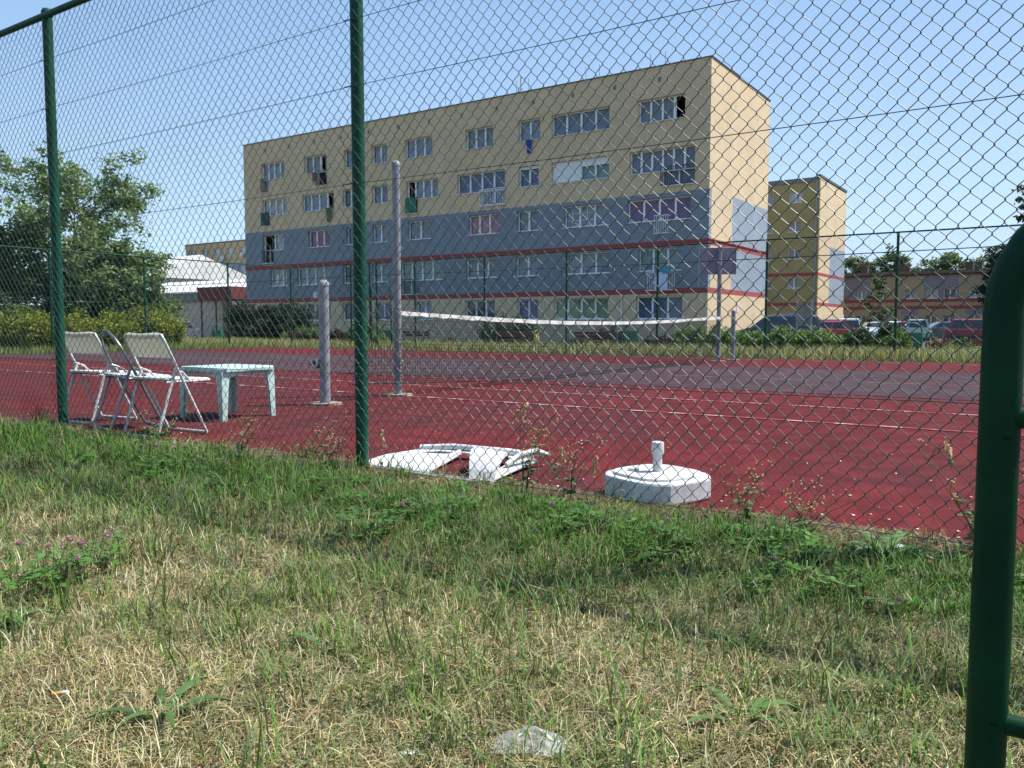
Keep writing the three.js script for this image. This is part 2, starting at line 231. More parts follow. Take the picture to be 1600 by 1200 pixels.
function windowUnit(parent, w, k) {
  const { x0, x1, y0, y1 } = w, n = w.n ?? Math.max(2, Math.round((x1 - x0) / 0.95)), f = 0.065, z = -0.2, fr = new MB();
  const door = w.door, xs = []; for (let i = 0; i <= n; i++) xs.push(x0 + (x1 - x0) * i / n);
  fr.span(x0 + 0.003, x1 - 0.003, y1 - f, y1 - 0.003, z - 0.07, z); fr.span(x0 + 0.003, x1 - 0.003, y0 + 0.003, y0 + f, z - 0.07, z);
  for (let i = 0; i <= n; i++) { const c = Math.min(x1 - f / 2 - 0.003, Math.max(x0 + f / 2 + 0.003, xs[i])), hw = i % n ? f * 0.85 : f / 2; fr.span(c - hw, c + hw, y0 + f, y1 - f, z - 0.068, z + 0.004); }
  const o = fr.build('window', M.frame, parent);
  for (let i = 0; i < n; i++) {
    if (w.open === i) { const sash = new MB(); const a = xs[i] + f, b = xs[i + 1] - f, wd = b - a; for (const [p, q, r, s] of [[0, 0.05, 0, 1], [wd - 0.05, wd, 0, 1], [0.05, wd - 0.05, 0, 0.05], [0.05, wd - 0.05, 0.96, 1]]) sash.span(p, q, y0 + f + (y1 - y0 - 2 * f) * r, y0 + f + (y1 - y0 - 2 * f) * s, -0.03, 0.03); const m = sash.build('sash', M.frame, o); m.position.set(a, 0, z - 0.03); m.rotation.y = 1.9; continue; }
    const p = new MB().quad([xs[i] + f, y0 + f, z - 0.03], [xs[i + 1] - f, y0 + f, z - 0.03], [xs[i + 1] - f, y1 - f, z - 0.03], [xs[i] + f, y1 - f, z - 0.03]); p.build('pane', M.glass, o);
  }
  const sx0 = door && door[0] <= x0 + 1e-6 ? door[1] : x0, sx1 = door && door[0] > x0 + 1e-6 ? door[0] : x1;
  new MB().span(sx0 - 0.06, sx1 + 0.06, y0 - 0.035, y0 + 0.001, -0.19, 0.07).build('sill', M.sill, o);
  const c = w.cur; if (c) { const a = w.open === 0 ? xs[1] : x0, b = w.open === n - 1 ? xs[n - 1] : x1; curtainMesh(a + 0.01, b - 0.01, y0 + 0.02, y1 - 0.01, -0.36, 0.025, k).build('curtain', fabric(...c), o); }
  if (w.shutter) { for (const [a, b, q] of w.shutter) { const sh = new MB(); const ya = y0 + (y1 - y0) * q; for (let y = ya; y < y1 - 0.01; y += 0.09) sh.span(xs[0] + (x1 - x0) * a + 0.02, xs[0] + (x1 - x0) * b - 0.02, y, Math.min(y1 - 0.004, y + 0.082), -0.188, -0.17); sh.build('shutter', M.frame, o); } }
  if (w.grid) { const gr = new MB(); for (const q of w.grid) { const a = xs[q] + f, b = xs[q + 1] - f; for (const t of [0.33, 0.66]) gr.span(a, b, y0 + (y1 - y0) * t - 0.012, y0 + (y1 - y0) * t + 0.012, z - 0.022, z - 0.006); gr.span((a + b) / 2 - 0.012, (a + b) / 2 + 0.012, y0 + f, y1 - f, z - 0.021, z - 0.007); } gr.build('glazing_bar', M.frame, o); }
  if (door) {
    const [a, b, yb] = door, d = new MB(); d.span(a + 0.003, a + f, yb + 0.003, y0 - 0.036, z - 0.07, z); d.span(b - f, b - 0.003, yb + 0.003, y0 - 0.036, z - 0.07, z); d.span(a + f, b - f, yb + 0.003, yb + f, z - 0.069, z); if (b - a > 1.2) d.span((a + b) / 2 - 0.06, (a + b) / 2 + 0.06, yb + f, y0 - 0.036, z - 0.068, z);
    const dm = d.build('balcony_door', M.frame, parent);
    if (!w.doorOpen) new MB().quad([a + f, yb + f, z - 0.03], [b - f, yb + f, z - 0.03], [b - f, y0 - 0.036, z - 0.03], [a + f, y0 - 0.036, z - 0.03]).build('pane', M.glass, dm);
    new MB().span(a - 0.05, b + 0.05, yb - 0.04, yb + 0.001, -0.19, 0.12).build('sill', M.sill, dm);
    if (c && !w.doorOpen) curtainMesh(a + 0.01, b - 0.01, yb + 0.02, y0 - 0.04, -0.37, 0.02, k + 3).build('curtain', fabric(...c), dm);
    const r = w.rail; if (r) railing(parent, a, b, yb, r);
  }
}
function railing(parent, a, b, y0, r) {
  const h = 1.02, mb = new MB(), zf = r.deep ?? 0.1; for (const y of [y0 + 0.04, y0 + h]) { mb.span(a - 0.02, b + 0.02, y - 0.02, y + 0.02, zf - 0.02, zf + 0.02); mb.span(a - 0.02, a + 0.018, y - 0.018, y + 0.018, 0.001, zf - 0.02); mb.span(b - 0.018, b + 0.02, y - 0.018, y + 0.018, 0.001, zf - 0.02); }
  const n = Math.max(3, Math.round((b - a) / 0.13)); for (let i = 0; i <= n; i++) { const x = a + (b - a) * i / n; mb.span(x - 0.011, x + 0.011, y0 + 0.06, y0 + h - 0.02, zf - 0.011, zf + 0.011); }
  const o = mb.build('railing', r.mat, parent);
  if (r.panel) { const p = new MB(); for (let i = 0; i < 6; i++) p.span(a + (b - a) * i / 6 + 0.008, a + (b - a) * (i + 1) / 6 - 0.004, y0 + 0.07, y0 + h - 0.03, zf + 0.023, zf + 0.04 + 0.01 * (i % 2)); p.build('railing_cover', r.panel, o); }
}
function cloth(parent, x0, x1, y0, y1, z, mat, seed, taper = 0) { const mb = new MB(), nx = 8, ny = 5, P = []; for (let j = 0; j <= ny; j++) for (let i = 0; i <= nx; i++) { const u = i / nx, t = j / ny, c = (x0 + x1) / 2, x = c + (x0 + (x1 - x0) * u - c) * (1 - taper * t), y = y1 + (y0 - y1) * t * (1 - 0.12 * noise(u * 3, seed)); P.push([x, y, z + 0.03 * Math.sin(u * 11 + seed) * (0.4 + t)]); } for (let j = 0; j < ny; j++) for (let i = 0; i < nx; i++) { const a = j * (nx + 1) + i; mb.quad(P[a + nx + 1], P[a + nx + 2], P[a + 1], P[a]); } return mb.build('hanging_cloth', mat, parent); }

{ // ---- the long five-storey block
  const L = 38.65, H = 15.05, D = 10.45, base = -0.42;
  const b = thing('apartment_block', 'long five-storey yellow and blue-grey apartment block with red stripes behind the court', 'building', [-54.66, 0, -42.73]);
  const W = [], sky = [0.17, 0.20, 0.27], net = [0.25, 0.28, 0.33], pale = [0.42, 0.43, 0.42], blueC = [0.10, 0.13, 0.24], greyC = [0.20, 0.22, 0.25], dim = [0.11, 0.12, 0.14], pink = [0.42, 0.17, 0.22], mag = [0.27, 0.06, 0.13], purp = [0.17, 0.08, 0.21], greenC = [0.28, 0.34, 0.20], teal = [0.20, 0.30, 0.29], blueB = [0.04, 0.08, 0.26];
  const iron = { mat: M.iron }, row = (s, t, list) => list.forEach(([x0, x1, o]) => W.push({ x0, x1, y0: s, y1: t, ...o }));
  row(12.1, 13.38, [[2.1, 4.8, { n: 4, cur: net, door: [2.1, 2.9, 11.15], rail: iron }], [7.0, 9.4, { n: 3, cur: greyC, door: [8.3, 9.4, 11.1], doorOpen: true, rail: iron, open: 2 }], [11.2, 12.6, { n: 2, cur: net }], [13.9, 15.4, { n: 2, cur: net }], [17.0, 19.45, { n: 3, cur: net }], [22.2, 24.4, { n: 3, cur: greyC }], [26.3, 27.9, { n: 2, cur: net }], [28.7, 32.6, { n: 4, cur: sky }], [34.4, 37.2, { n: 4, cur: greyC, open: 3 }]]);
  row(9.32, 10.58, [[2.1, 5.0, { n: 4, cur: pale, door: [2.1, 3.0, 8.55], rail: { mat: M.iron, panel: std(0.02, 0.06, 0.06, 0.7) } }], [6.7, 10.1, { n: 4, cur: net, open: 3 }], [11.0, 12.4, { n: 2, cur: dim }], [13.9, 15.4, { n: 2, cur: sky }], [17.1, 19.9, { n: 4, cur: net, door: [17.1, 18.1, 8.4], rail: { mat: M.iron, panel: std(0.01, 0.16, 0.07, 0.6) }, open: 0, doorOpen: true }], [21.5, 25.3, { n: 4, cur: blueC, door: [23.4, 25.3, 8.4], rail: { mat: M.frame } }], [26.3, 27.8, { n: 2, cur: blueC, shutter: [[0, 1, 0.85]] }], [28.7, 32.6, { n: 4, cur: teal, shutter: [[0, 0.5, 0.06], [0.5, 1, 0.66]] }], [33.9, 37.8, { n: 6, cur: sky, door: [35.85, 37.8, 8.5], rail: iron }]]);
  row(6.62, 7.88, [[2.1, 4.6, { n: 2, cur: pale, door: [2.1, 3.35, 5.66], doorOpen: true, open: 0, rail: iron }], [7.3, 9.6, { n: 3, cur: mag }], [11.3, 12.4, { n: 2, cur: sky }], [13.9, 15.3, { n: 2, cur: net }], [17.2, 19.3, { n: 2, cur: greyC }], [22.4, 24.8, { n: 3, cur: pink }], [26.2, 27.8, { n: 2, cur: greyC }], [29.6, 32.6, { n: 3, cur: net, grid: [0, 1] }], [33.8, 37.6, { n: 4, cur: purp, door: [35.75, 36.45, 5.9], rail: { mat: M.frame, deep: 0.3 } }].slice(0, 3)]);
  row(3.84, 5.1, [[2.9, 4.9, { n: 3, cur: pale }], [6.0, 9.7, { n: 4, cur: net }], [10.9, 12.2, { n: 2, cur: dim }], [13.8, 15.3, { n: 2, cur: net }], [16.5, 20.2, { n: 4, cur: teal, door: [16.5, 18.2, 2.92], rail: iron }], [22.2, 24.7, { n: 3, cur: greyC }], [26.1, 27.8, { n: 2, cur: net }], [29.7, 32.7, { n: 3, cur: net }], [34.5, 37.1, { n: 3, cur: teal }]]);
  row(1.15, 2.42, [[2.7, 4.8, { n: 2, cur: dim }], [5.9, 9.6, { n: 4, cur: dim }], [10.8, 12.2, { n: 2, cur: dim }], [14.0, 15.6, { n: 2, cur: blueC }], [17.9, 19.3, { n: 2, cur: net }], [22.1, 24.5, { n: 3, cur: dim }], [26.2, 27.8, { n: 2, cur: blueB }], [28.9, 32.6, { n: 4, cur: greenC }], [34.4, 37.2, { n: 3, cur: blueC, grid: [] }]]);
  // middle door of the purple window: not at an edge, so it is a small railed box below the sill instead
  const w3 = W.find((w) => w.cur === purp); delete w3.door; delete w3.rail;
  wallBand(b, 'wall', L, 8.13, H, M.cream, W); wallBand(b, 'wall', L, 5.48, 8.13, M.slate, W); wallBand(b, 'wall', L, 5.15, 5.48, M.brick, []); wallBand(b, 'wall', L, 2.85, 5.15, M.slate, W); wallBand(b, 'wall', L, 2.55, 2.85, M.brick, []); wallBand(b, 'wall', L, base, 2.55, M.cream, W);
  W.forEach((w, k) => windowUnit(b, w, k * 1.7 + 0.3));
  railing(b, 35.62, 36.42, 5.85, { mat: M.frame, deep: 0.34 });
  // right gable, cream with a blue-grey field between the red stripes
  const g0 = -0.35, g1 = -D, gm = g0 - 3.35, th = [L - 0.35, L], gw = (y0, y1, za, zb, m) => new MB().span(th[0], th[1], y0, y1, zb, za).build('wall', m, b);
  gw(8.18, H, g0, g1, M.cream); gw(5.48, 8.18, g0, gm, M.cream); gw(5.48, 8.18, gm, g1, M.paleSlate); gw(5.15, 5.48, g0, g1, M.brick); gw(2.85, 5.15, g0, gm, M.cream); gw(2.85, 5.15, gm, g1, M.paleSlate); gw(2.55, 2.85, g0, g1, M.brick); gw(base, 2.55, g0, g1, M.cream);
  new MB().span(L, L + 0.05, 5.44, 5.5, g1, 0.02).build('ledge', M.brick, b);
  new MB().span(0, 0.35, base, H, g1, g0).build('wall', M.cream, b); new MB().span(0.35, th[0], base, H, g1, g1 + 0.35).build('wall', M.cream, b);
  for (let f = 0; f < 5; f++) new MB().span(0.36, th[0] - 0.01, [2.5, 5.2, 8.0, 10.75, 13.55][f], [2.7, 5.4, 8.2, 10.95, 13.75][f], g1 + 0.36, -0.4).build('floor_slab', M.interior, b);
  new MB().span(0.36, th[0] - 0.01, base, H - 0.2, -4.6, -4.5).build('inner_wall', M.interior, b);
  const rf = new MB().span(0.35, th[0], H - 0.25, H - 0.02, g1 + 0.35, -0.352).build('roof', M.roof, b);
  new MB().span(-0.05, L + 0.05, H, H + 0.05, -0.4, 0.05).span(L - 0.4, L + 0.05, H, H + 0.05, g1 - 0.05, -0.4).span(-0.05, L - 0.4, H, H + 0.05, g1 - 0.05, g1 + 0.4).build('roof_edge', M.flash, rf);
  for (const s of [9.6, 10.6, 13.3, 20.4, 21.6, 26.0, 26.9, 30.9, 31.8, 35.0, 35.9]) new MB().cyl(s, -0.25, H + 0.05, H + 0.85, 0.012, 6).build('lightning_rod', M.iron, rf);
  { const a = new MB(); a.tube([[25.7, H + 0.0, -1.2], [25.7, H + 1.15, -1.2], [25.75, H + 1.32, -1.15], [25.95, H + 1.36, -1.0], [26.05, H + 1.2, -0.9]], 0.045, 8); a.tube([[25.7, H + 0.5, -1.2], [26.0, H + 0.62, -0.95]], 0.03, 6); a.build('antenna', M.whiteSteel, rf); }
  for (let k = 0; k < 13; k++) { const s = 2.6 + k * 2.75; new MB().span(s, s + 0.16, 14.22, 14.46, 0.001, 0.03).build('vent', std(0.2, 0.18, 0.15, 0.8), b); }
  // balconies with cloths and covers
  cloth(b, 26.95, 27.4, 11.2, 12.12, 0.13, fabric(0.03, 0.07, 0.30), 1, 0.55).name = 'hanging_cloth'; cloth(b, 9.35, 10.05, 8.3, 9.4, 0.13, fabric(0.09, 0.15, 0.07), 2, 0.6); cloth(b, 8.0, 8.35, 11.4, 12.1, 0.16, fabric(0.28, 0.10, 0.10), 4, 0.1);
  railing(b, 35.3, 36.9, 2.7, { mat: M.frame, deep: 0.45 }); cloth(b, 35.75, 36.5, 2.75, 3.72, 0.5, fabric(0.60, 0.63, 0.85), 5); cloth(b, 35.7, 36.75, 3.62, 4.05, 0.52, fabric(0.10, 0.28, 0.36), 7, 0.2);
  { const p = new MB().tube([[33.5, base, 0.06], [33.5, 2.55, 0.06]], 0.05, 8); p.tube([[L - 0.5, 2.9, 0.06], [L - 0.5, 5.5, 0.06]], 0.012, 6); p.build('drainpipe', M.sill, b); }
  // sign plaque on the gable
  new MB().span(L + 0.002, L + 0.02, 1.55, 2.05, -5.1, -4.75).build('plaque', std(0.7, 0.55, 0.66, 0.6), b);
}
function simpleBlock(name, label, pos, L, H, D, bands, wins, gable, roofMat = M.roof) {
  const b = thing(name, label, 'building', pos), base = -0.42;
  for (const [y0, y1, m] of bands) wallBand(b, 'wall', L, y0, y1, m, wins, 0.3);
  wins.forEach((w, k) => windowUnit(b, w, k + 0.4));
  for (const [y0, y1, z0, z1, m] of gable) new MB().span(L - 0.3, L, y0, y1, z0, z1).build('wall', m, b);
  new MB().span(0, 0.3, base, H, -D, -0.3).build('wall', bands[0][2], b); new MB().span(0.3, L - 0.3, base, H, -D, -D + 0.3).build('wall', bands[0][2], b);
  new MB().span(0.31, L - 0.31, base, H - 0.2, -3.2, -3.1).build('inner_wall', M.interior, b);
  const rf = new MB().span(0.3, L - 0.3, H - 0.22, H - 0.02, -D + 0.3, -0.302).build('roof', roofMat, b);
  return [b, rf];
}
{ // ---- ochre block on the right
  const L = 14, H = 15.05, D = 11.6, x = (v) => v + 33.94, W = [];
  for (const [y0, y1] of [[12.8, 13.9], [9.98, 11.05], [7.3, 8.3], [4.45, 5.5]]) { W.push({ x0: x(-22.9), x1: x(-21.6), y0, y1, n: 2, cur: y0 > 12 ? [0.6, 0.6, 0.58] : [0.3, 0.31, 0.33] }); W.push({ x0: x(-25.7), x1: x(-24.4), y0, y1, n: 2, cur: [0.4, 0.41, 0.42] }); }
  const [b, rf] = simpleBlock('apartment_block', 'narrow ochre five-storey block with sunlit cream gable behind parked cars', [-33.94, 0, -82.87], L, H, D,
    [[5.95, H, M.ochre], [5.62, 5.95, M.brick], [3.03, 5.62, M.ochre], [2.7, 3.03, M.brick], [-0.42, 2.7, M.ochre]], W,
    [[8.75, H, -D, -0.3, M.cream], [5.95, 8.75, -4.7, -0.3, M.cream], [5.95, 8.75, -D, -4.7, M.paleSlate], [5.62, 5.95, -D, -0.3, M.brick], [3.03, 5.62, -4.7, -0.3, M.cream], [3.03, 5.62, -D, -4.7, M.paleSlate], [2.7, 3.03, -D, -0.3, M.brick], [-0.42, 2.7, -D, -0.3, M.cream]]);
  new MB().span(-0.2, L + 0.03, H, H + 0.06, -0.5, 0.12).span(L - 0.32, L + 0.06, H + 0.06, H + 0.3, -D, 0.1).build('roof_edge', M.flash, rf); new MB().span(-0.2, L - 0.33, H - 0.35, H - 0.01, 0.002, 0.12).build('gutter', std(0.16, 0.17, 0.2, 0.5), rf);
  new MB().tube([[L - 0.28, -0.4, 0.09], [L - 0.28, H - 0.3, 0.09]], 0.07, 8).build('drainpipe', std(0.3, 0.32, 0.36, 0.5), b);
}
{ // ---- low two-storey building with patches and double red stripes
  const L = 15.2, H = 6.3, D = 11, x = (v) => v + 20.65, W = [];
  for (const [a, c, cur] of [[-19.3, -18.3, [0.4, 0.4, 0.42]], [-16.9, -16.3, [0.2, 0.22, 0.25]], [-14.45, -13.2, [0.35, 0.37, 0.4]], [-12.35, -11.15, [0.5, 0.5, 0.5]], [-10.6, -9.4, [0.1, 0.1, 0.13]], [-8.25, -7.1, [0.5, 0.5, 0.48]]]) { W.push({ x0: x(a), x1: x(c), y0: 3.66, y1: 4.68, n: 2, cur }); if (c - a > 0.7) W.push({ x0: x(a), x1: x(c), y0: 0.55, y1: 1.9, n: 2, cur: [0.16, 0.15, 0.14] }); }
  const [b, rf] = simpleBlock('low_building', 'low two-storey building with yellow and mauve patches and twin red stripes', [-20.65, 0, -98.08], L, H, D,
    [[3.62, H, M.paleOchre], [3.27, 3.62, M.brick], [2.87, 3.27, M.paleOchre], [2.52, 2.87, M.brick], [-0.42, 2.52, M.paleOchre]], W, [[-0.42, H, -D, -0.3, M.paleOchre]]);
  const patch = (a, c, y0, y1) => { const e = W.filter((w) => w.x1 > x(a) && w.x0 < x(c) && w.y1 > y0 && w.y0 < y1), m = new MB(); const pts = [[x(a), y0], [x(c), y0], [x(c), y1], [x(a), y1]]; m.ext(pts, 0.006, 0, new THREE.Matrix4().makeTranslation(0, 0, 0.001), e.map((w) => [[Math.max(w.x0, x(a) + 0.02) - 0.01, Math.max(y0 + 0.01, w.y0 - 0.05)], [Math.max(w.x0, x(a) + 0.02) - 0.01, Math.min(y1 - 0.01, w.y1 + 0.01)], [Math.min(w.x1, x(c) - 0.02) + 0.01, Math.min(y1 - 0.01, w.y1 + 0.01)], [Math.min(w.x1, x(c) - 0.02) + 0.01, Math.max(y0 + 0.01, w.y0 - 0.05)]])); m.build('painted_panel', M.mauve, b); };
  patch(-20.6, -17.9, 3.63, 6.1); patch(-12.5, -9.2, 3.63, 6.1); patch(-14.7, -13.0, 1.95, 2.5); patch(-8.5, -6.8, 1.95, 2.5); patch(-17.4, -16.0, 0.2, 2.5);
  new MB().span(-0.3, L + 0.3, H, H + 0.32, -D, 0.35).build('roof_edge', std(0.36, 0.34, 0.32, 0.8, { map: soilMap }), rf); new MB().span(-0.25, L + 0.2, H - 0.16, H - 0.005, 0.003, 0.2).build('soffit', M.maroon, rf);
  for (const s of [1.2, 4.9, 5.6, 11.7, 12.6, 14.5]) { const c = new MB().span(s, s + 0.7, H + 0.32, H + 1.25, -3.4, -2.7); const q = c.build('chimney', std(0.22, 0.2, 0.2, 0.9, { map: soilMap }), rf); new MB().span(s - 0.06, s + 0.76, H + 1.25, H + 1.33, -3.46, -2.64).build('chimney_cap', M.concrete, q); }
}
{ // ---- distant block on the left
  const L = 24, H = 13.5, W = [];
  for (let s = 1.0; s < 22; s += 3.1) for (const y0 of [11.4, 8.7, 6.0, 3.3]) W.push({ x0: s, x1: s + 1.7, y0, y1: y0 + 1.25, n: 2, cur: hash2(s * 10, y0 * 10) > 0.5 ? [0.55, 0.55, 0.53] : [0.25, 0.27, 0.3] });
  const [b, rf] = simpleBlock('apartment_block', 'distant yellow and grey block left of the long apartment block', [-117.2, 0, -80], L, H, 11, [[10.3, H, plaster(0.72, 0.52, 0.30)], [-0.42, 10.3, M.paleSlate]], W, [[10.3, H, -11, -0.3, M.cream], [-0.42, 10.3, -11, -0.3, M.paleSlate]]);
  new MB().span(-0.05, L + 0.05, H, H + 0.15, -11, 0.08).build('roof_edge', M.flash, rf);
  for (const [s, y, r] of [[3.4, 11.2, 0.4], [9.9, 10.9, 0.55], [14.6, 11.3, 0.45], [20.5, 11.5, 0.4]]) { const d = new MB().lathe([[0.02, 0], [r * 0.7, 0.08], [r, 0.22]], 14, 0, 0, 0).build('satellite_dish', M.whiteSteel, b); d.position.set(s, y, 0.4); d.rotation.x = 1.2; }
}
{ // ---- white market hall with a maroon kiosk canopy
  const b = thing('market_hall', 'white flat-roofed hall with beige wall and maroon canopy left of the block', 'building', [-84, 0, -50]);
  new MB().span(0, 16.4, -0.42, 3.35, -12, 0).build('wall', M.beige, b); new MB().span(16.4, 21, -0.42, 3.9, -12, -1.5).build('wall', std(0.10, 0.05, 0.045, 0.8), b); new MB().span(0, 16.4, 3.35, 3.95, -12, -0.25).build('wall', M.paleSlate, b);
  new MB().ext([[0.5, 3.96], [0.5, 4.1], [-5.2, 5.6], [-12.4, 4.4], [-12.4, 3.96]], 21.6, 0, new THREE.Matrix4().makeRotationY(-Math.PI / 2).premultiply(new THREE.Matrix4().makeScale(1, 1, 1)).setPosition(21.2, 0, 0)).build('roof', M.white, b); new MB().span(-0.45, 15.8, 3.08, 3.3, 0.002, 0.14).build('ledge', M.concrete, b);
  new MB().span(15.9, 20.9, 3.2, 4.35, 0.402, 2.4).build('canopy', M.maroon, b);
  for (const s of [16.2, 18.4, 20.6]) new MB().cyl(s, 2.2, -0.42, 3.2, 0.08, 8).build('canopy_post', M.maroon, b);
  for (const s of [16.8, 18.8]) new MB().span(s, s + 1.3, 0.8, 2.6, -1.498, -1.45).build('window', M.carGlass, b);
}
{ // taller white roof glimpsed through the left tree
  const b = thing('warehouse', 'tall white-roofed hall glimpsed through the left tree', 'building', [-104, 0, -56]); new MB().span(0, 16, -0.42, 6.4, -14, 0).build('wall', M.beige, b); new MB().ext([[0.4, 6.4], [0.4, 6.6], [-6, 9.4], [-14.4, 6.6], [-14.4, 6.4]], 16.6, 0, new THREE.Matrix4().makeRotationY(-Math.PI / 2).setPosition(16.3, 0, 0)).build('roof', M.white, b); for (const s of [2, 6, 10]) new MB().span(s, s + 2.2, 2.6, 4.2, 0.002, 0.06).build('window', M.carGlass, b);
}
const font = await new FontLoader().loadAsync('fonts/droid/droid_sans_bold.typeface.json');
{ const g = new TextGeometry('OWOCE', { font, size: 0.34, depth: 0.05, curveSegments: 4 }); g.computeBoundingBox(); const o = thing('kiosk_sign', 'white lettering reading OWOCE on the dark kiosk under the maroon canopy', 'sign', [-62.75, 2.62, -47.45]); new MB().geo(g).build('lettering', M.frame, o); new MB().span(-0.15, 1.75, -0.12, 0.5, -0.06, -0.004).build('sign_board', M.dark, o); }

// ------------------------------------------------------------------ chain-link fences
function linkMesh(mb, A, dirX, dirZ, len, y0, y1, r, detail, warp) { // wires zigzag up the fence and hook into their neighbours
  const pw = 0.034, ph = 0.03775, n = Math.round(len / pw), m = Math.round((y1 - y0) / ph), nx = -dirZ, nz = dirX;
  for (let k = 0; k < n; k++) {
    const pts = [];
    for (let j = 0; j <= m; j++) {
      const up = (j + k) % 2 === 0, add = (t, sx, dz) => { const s = (k + sx) * pw, y = y0 + (j + t) * ph, X = A[0] + dirX * s, wv = warp ? (noise(X * 2.2 + 5, y * 2.6) - 0.5) * 0.014 + (noise(X * 7, y * 8) - 0.5) * 0.003 : 0, wy = warp ? (noise(X * 2 + 50, y * 2.1 + 9) - 0.5) * 0.012 + (noise(X * 8 + 3, y * 7) - 0.5) * 0.0025 : 0, b = warp ? (noise(X * 1.1 + 90, y * 1.0) - 0.5) * 0.03 : 0; pts.push([A[0] + dirX * (s + wv) + nx * (dz + b), y + wy, A[2] + dirZ * (s + wv) + nz * (dz + b)]); };
      const a = up ? -0.06 : 1.06, b = up ? 1.06 : -0.06, z = up ? 0.0022 : -0.0022;
      add(0, a, 0); if (detail && j < m) { add(0.16, a + (b - a) * 0.11, z); add(0.84, a + (b - a) * 0.89, z); }
    }
    mb.tube(pts, r, detail ? 4 : 3, { caps: false });
  }
}
const FZ = -3.25, FH = 3.12;
{
  const f = thing('chain_link_fence', 'near tall green chain-link fence running along the lawn in front of the court', 'fence', [0, 0, 0]);
  const posts = [-12.95, -9.71, -6.475, -3.24, -0.01, 3.2]; let lastRail;
  posts.forEach((x) => { const p = new MB().cyl(x, FZ - 0.045, -0.1, FH, 0.036, 20).build('post', M.greenPost, f); new MB().lathe([[0.0, 0.03], [0.03, 0.024], [0.041, 0.0], [0.041, -0.03]], 16, x, FH + 0.045, FZ - 0.045).build('post_cap', M.greenPost, p); const tie = new MB(); for (const y of [0.53, 1.07, 1.57, 2.09, 2.44, 2.8]) tie.tube([[x - 0.05, y, FZ + 0.006], [x - 0.02, y + 0.004, FZ - 0.002], [x + 0.02, y + 0.002, FZ - 0.002], [x + 0.055, y - 0.004, FZ + 0.008]], 0.0022, 4); tie.build('wire_tie', M.greenWire, p); });
  new MB().tube([[-13.5, FH + 0.01, FZ - 0.02], [4, FH + 0.01, FZ - 0.02]], 0.024, 14).build('top_rail', M.greenPost, f);
  for (const y of [0.03, 0.53, 1.07, 1.57, 2.09, 2.44, 2.8]) { const pts = []; for (let x = -13; x <= 3.6; x += 0.25) { const bay = ((x + 12.95) / 3.235) % 1; pts.push([x, y - 0.008 * Math.sin(Math.PI * Math.abs(bay)) + 0.003 * (noise(x * 3, y * 9) - 0.5), FZ - 0.004]); } new MB().tube(pts, 0.0019, 5).build('tension_wire', M.greenWire, f); }
  for (let k = 0; k < posts.length - 1; k++) { const mb = new MB(); const a = posts[k]; linkMesh(mb, [a, 0, FZ], 1, 0, posts[k + 1] - a, 0.015, FH - 0.01, 0.00178, true, true); kind(mb.build('wire_mesh', M.greenWire, f), 'stuff'); }
}
function farFence(label, A, dx, dz, posts, h, len) {
  const f = thing('chain_link_fence', label, 'fence', [0, 0, 0]);
  for (const s of posts) { const p = new MB().cyl(A[0] + dx * s, A[2] + dz * s, groundY(0, A[2] + dz * s) - 0.1, h, 0.032, 10).build('post', M.greenPost, f); }
  new MB().tube([[A[0], h + 0.01, A[2]], [A[0] + dx * len, h + 0.01, A[2] + dz * len]], 0.02, 8).build('top_rail', M.greenPost, f);
  const nx = -dz * 0.04, nz = dx * 0.04;
  for (const y of [0.5, 1.5]) new MB().tube([[A[0] + nx, y, A[2] + nz], [A[0] + dx * len + nx, y, A[2] + dz * len + nz]], 0.002, 4).build('tension_wire', M.greenWire, f);
  // one wire, repeated along the fence
  const w = new MB(), ph = 0.03775, pts = []; for (let j = 0; j * ph < h; j++) pts.push([(j % 2) * 0.036, j * ph, 0]); w.tube(pts, 0.0017, 3, { caps: false }); const w2 = new MB(); w2.tube(pts.map(([x, y, z]) => [0.036 - x, y, z]), 0.0017, 3, { caps: false });
  const n = Math.floor(len / 0.034), turn = Math.atan2(-dz, dx), l1 = [], l2 = []; for (let k = 0; k < n; k++) (k % 2 ? l1 : l2).push([A[0] + dx * k * 0.034 + nx, 0.02, A[2] + dz * k * 0.034 + nz, turn, 1]);
  copies('wire_mesh', w.geometry(), M.greenWire, l1, f); copies('wire_mesh', w2.geometry(), M.greenWire, l2, f);
  return f;
}
farFence('far green chain-link fence along the back edge of the court', [-24.5, 0, -21.2], 1, 0, [0, 3.2, 4.12, 4.46, 6.23, 9.14, 12.17, 15.1, 18.13, 21.21, 24.2, 27.2, 30.2], 2.98, 34);
farFence('left green chain-link fence along the hedge beside the court', [-24.5, 0, -21.2], 0, 1, [2.83, 6.0, 8.95, 12.0, 15.0], 2.98, 17.9);
{ // gate frame in the back fence
  const g = thing('fence_gate', 'narrow green gate frame in the far fence beside the tall grey pole', 'gate', [-20.3, 0, -21.12]);
  new MB().tube([[0.06, 0.05, 0], [0.06, 2.1, 0], [1.0, 2.1, 0], [1.0, 0.05, 0], [0.06, 0.05, 0]], 0.022, 8).build('gate_frame', M.greenPost, g); new MB().tube([[0.06, 1.05, 0], [1.0, 1.05, 0]], 0.016, 8).build('crossbar', M.greenPost, g); new MB().rbox(0.1, 1.0, 0.04, 0.06, 0.16, 0.04, 0.01).build('lock', M.iron, g);
}

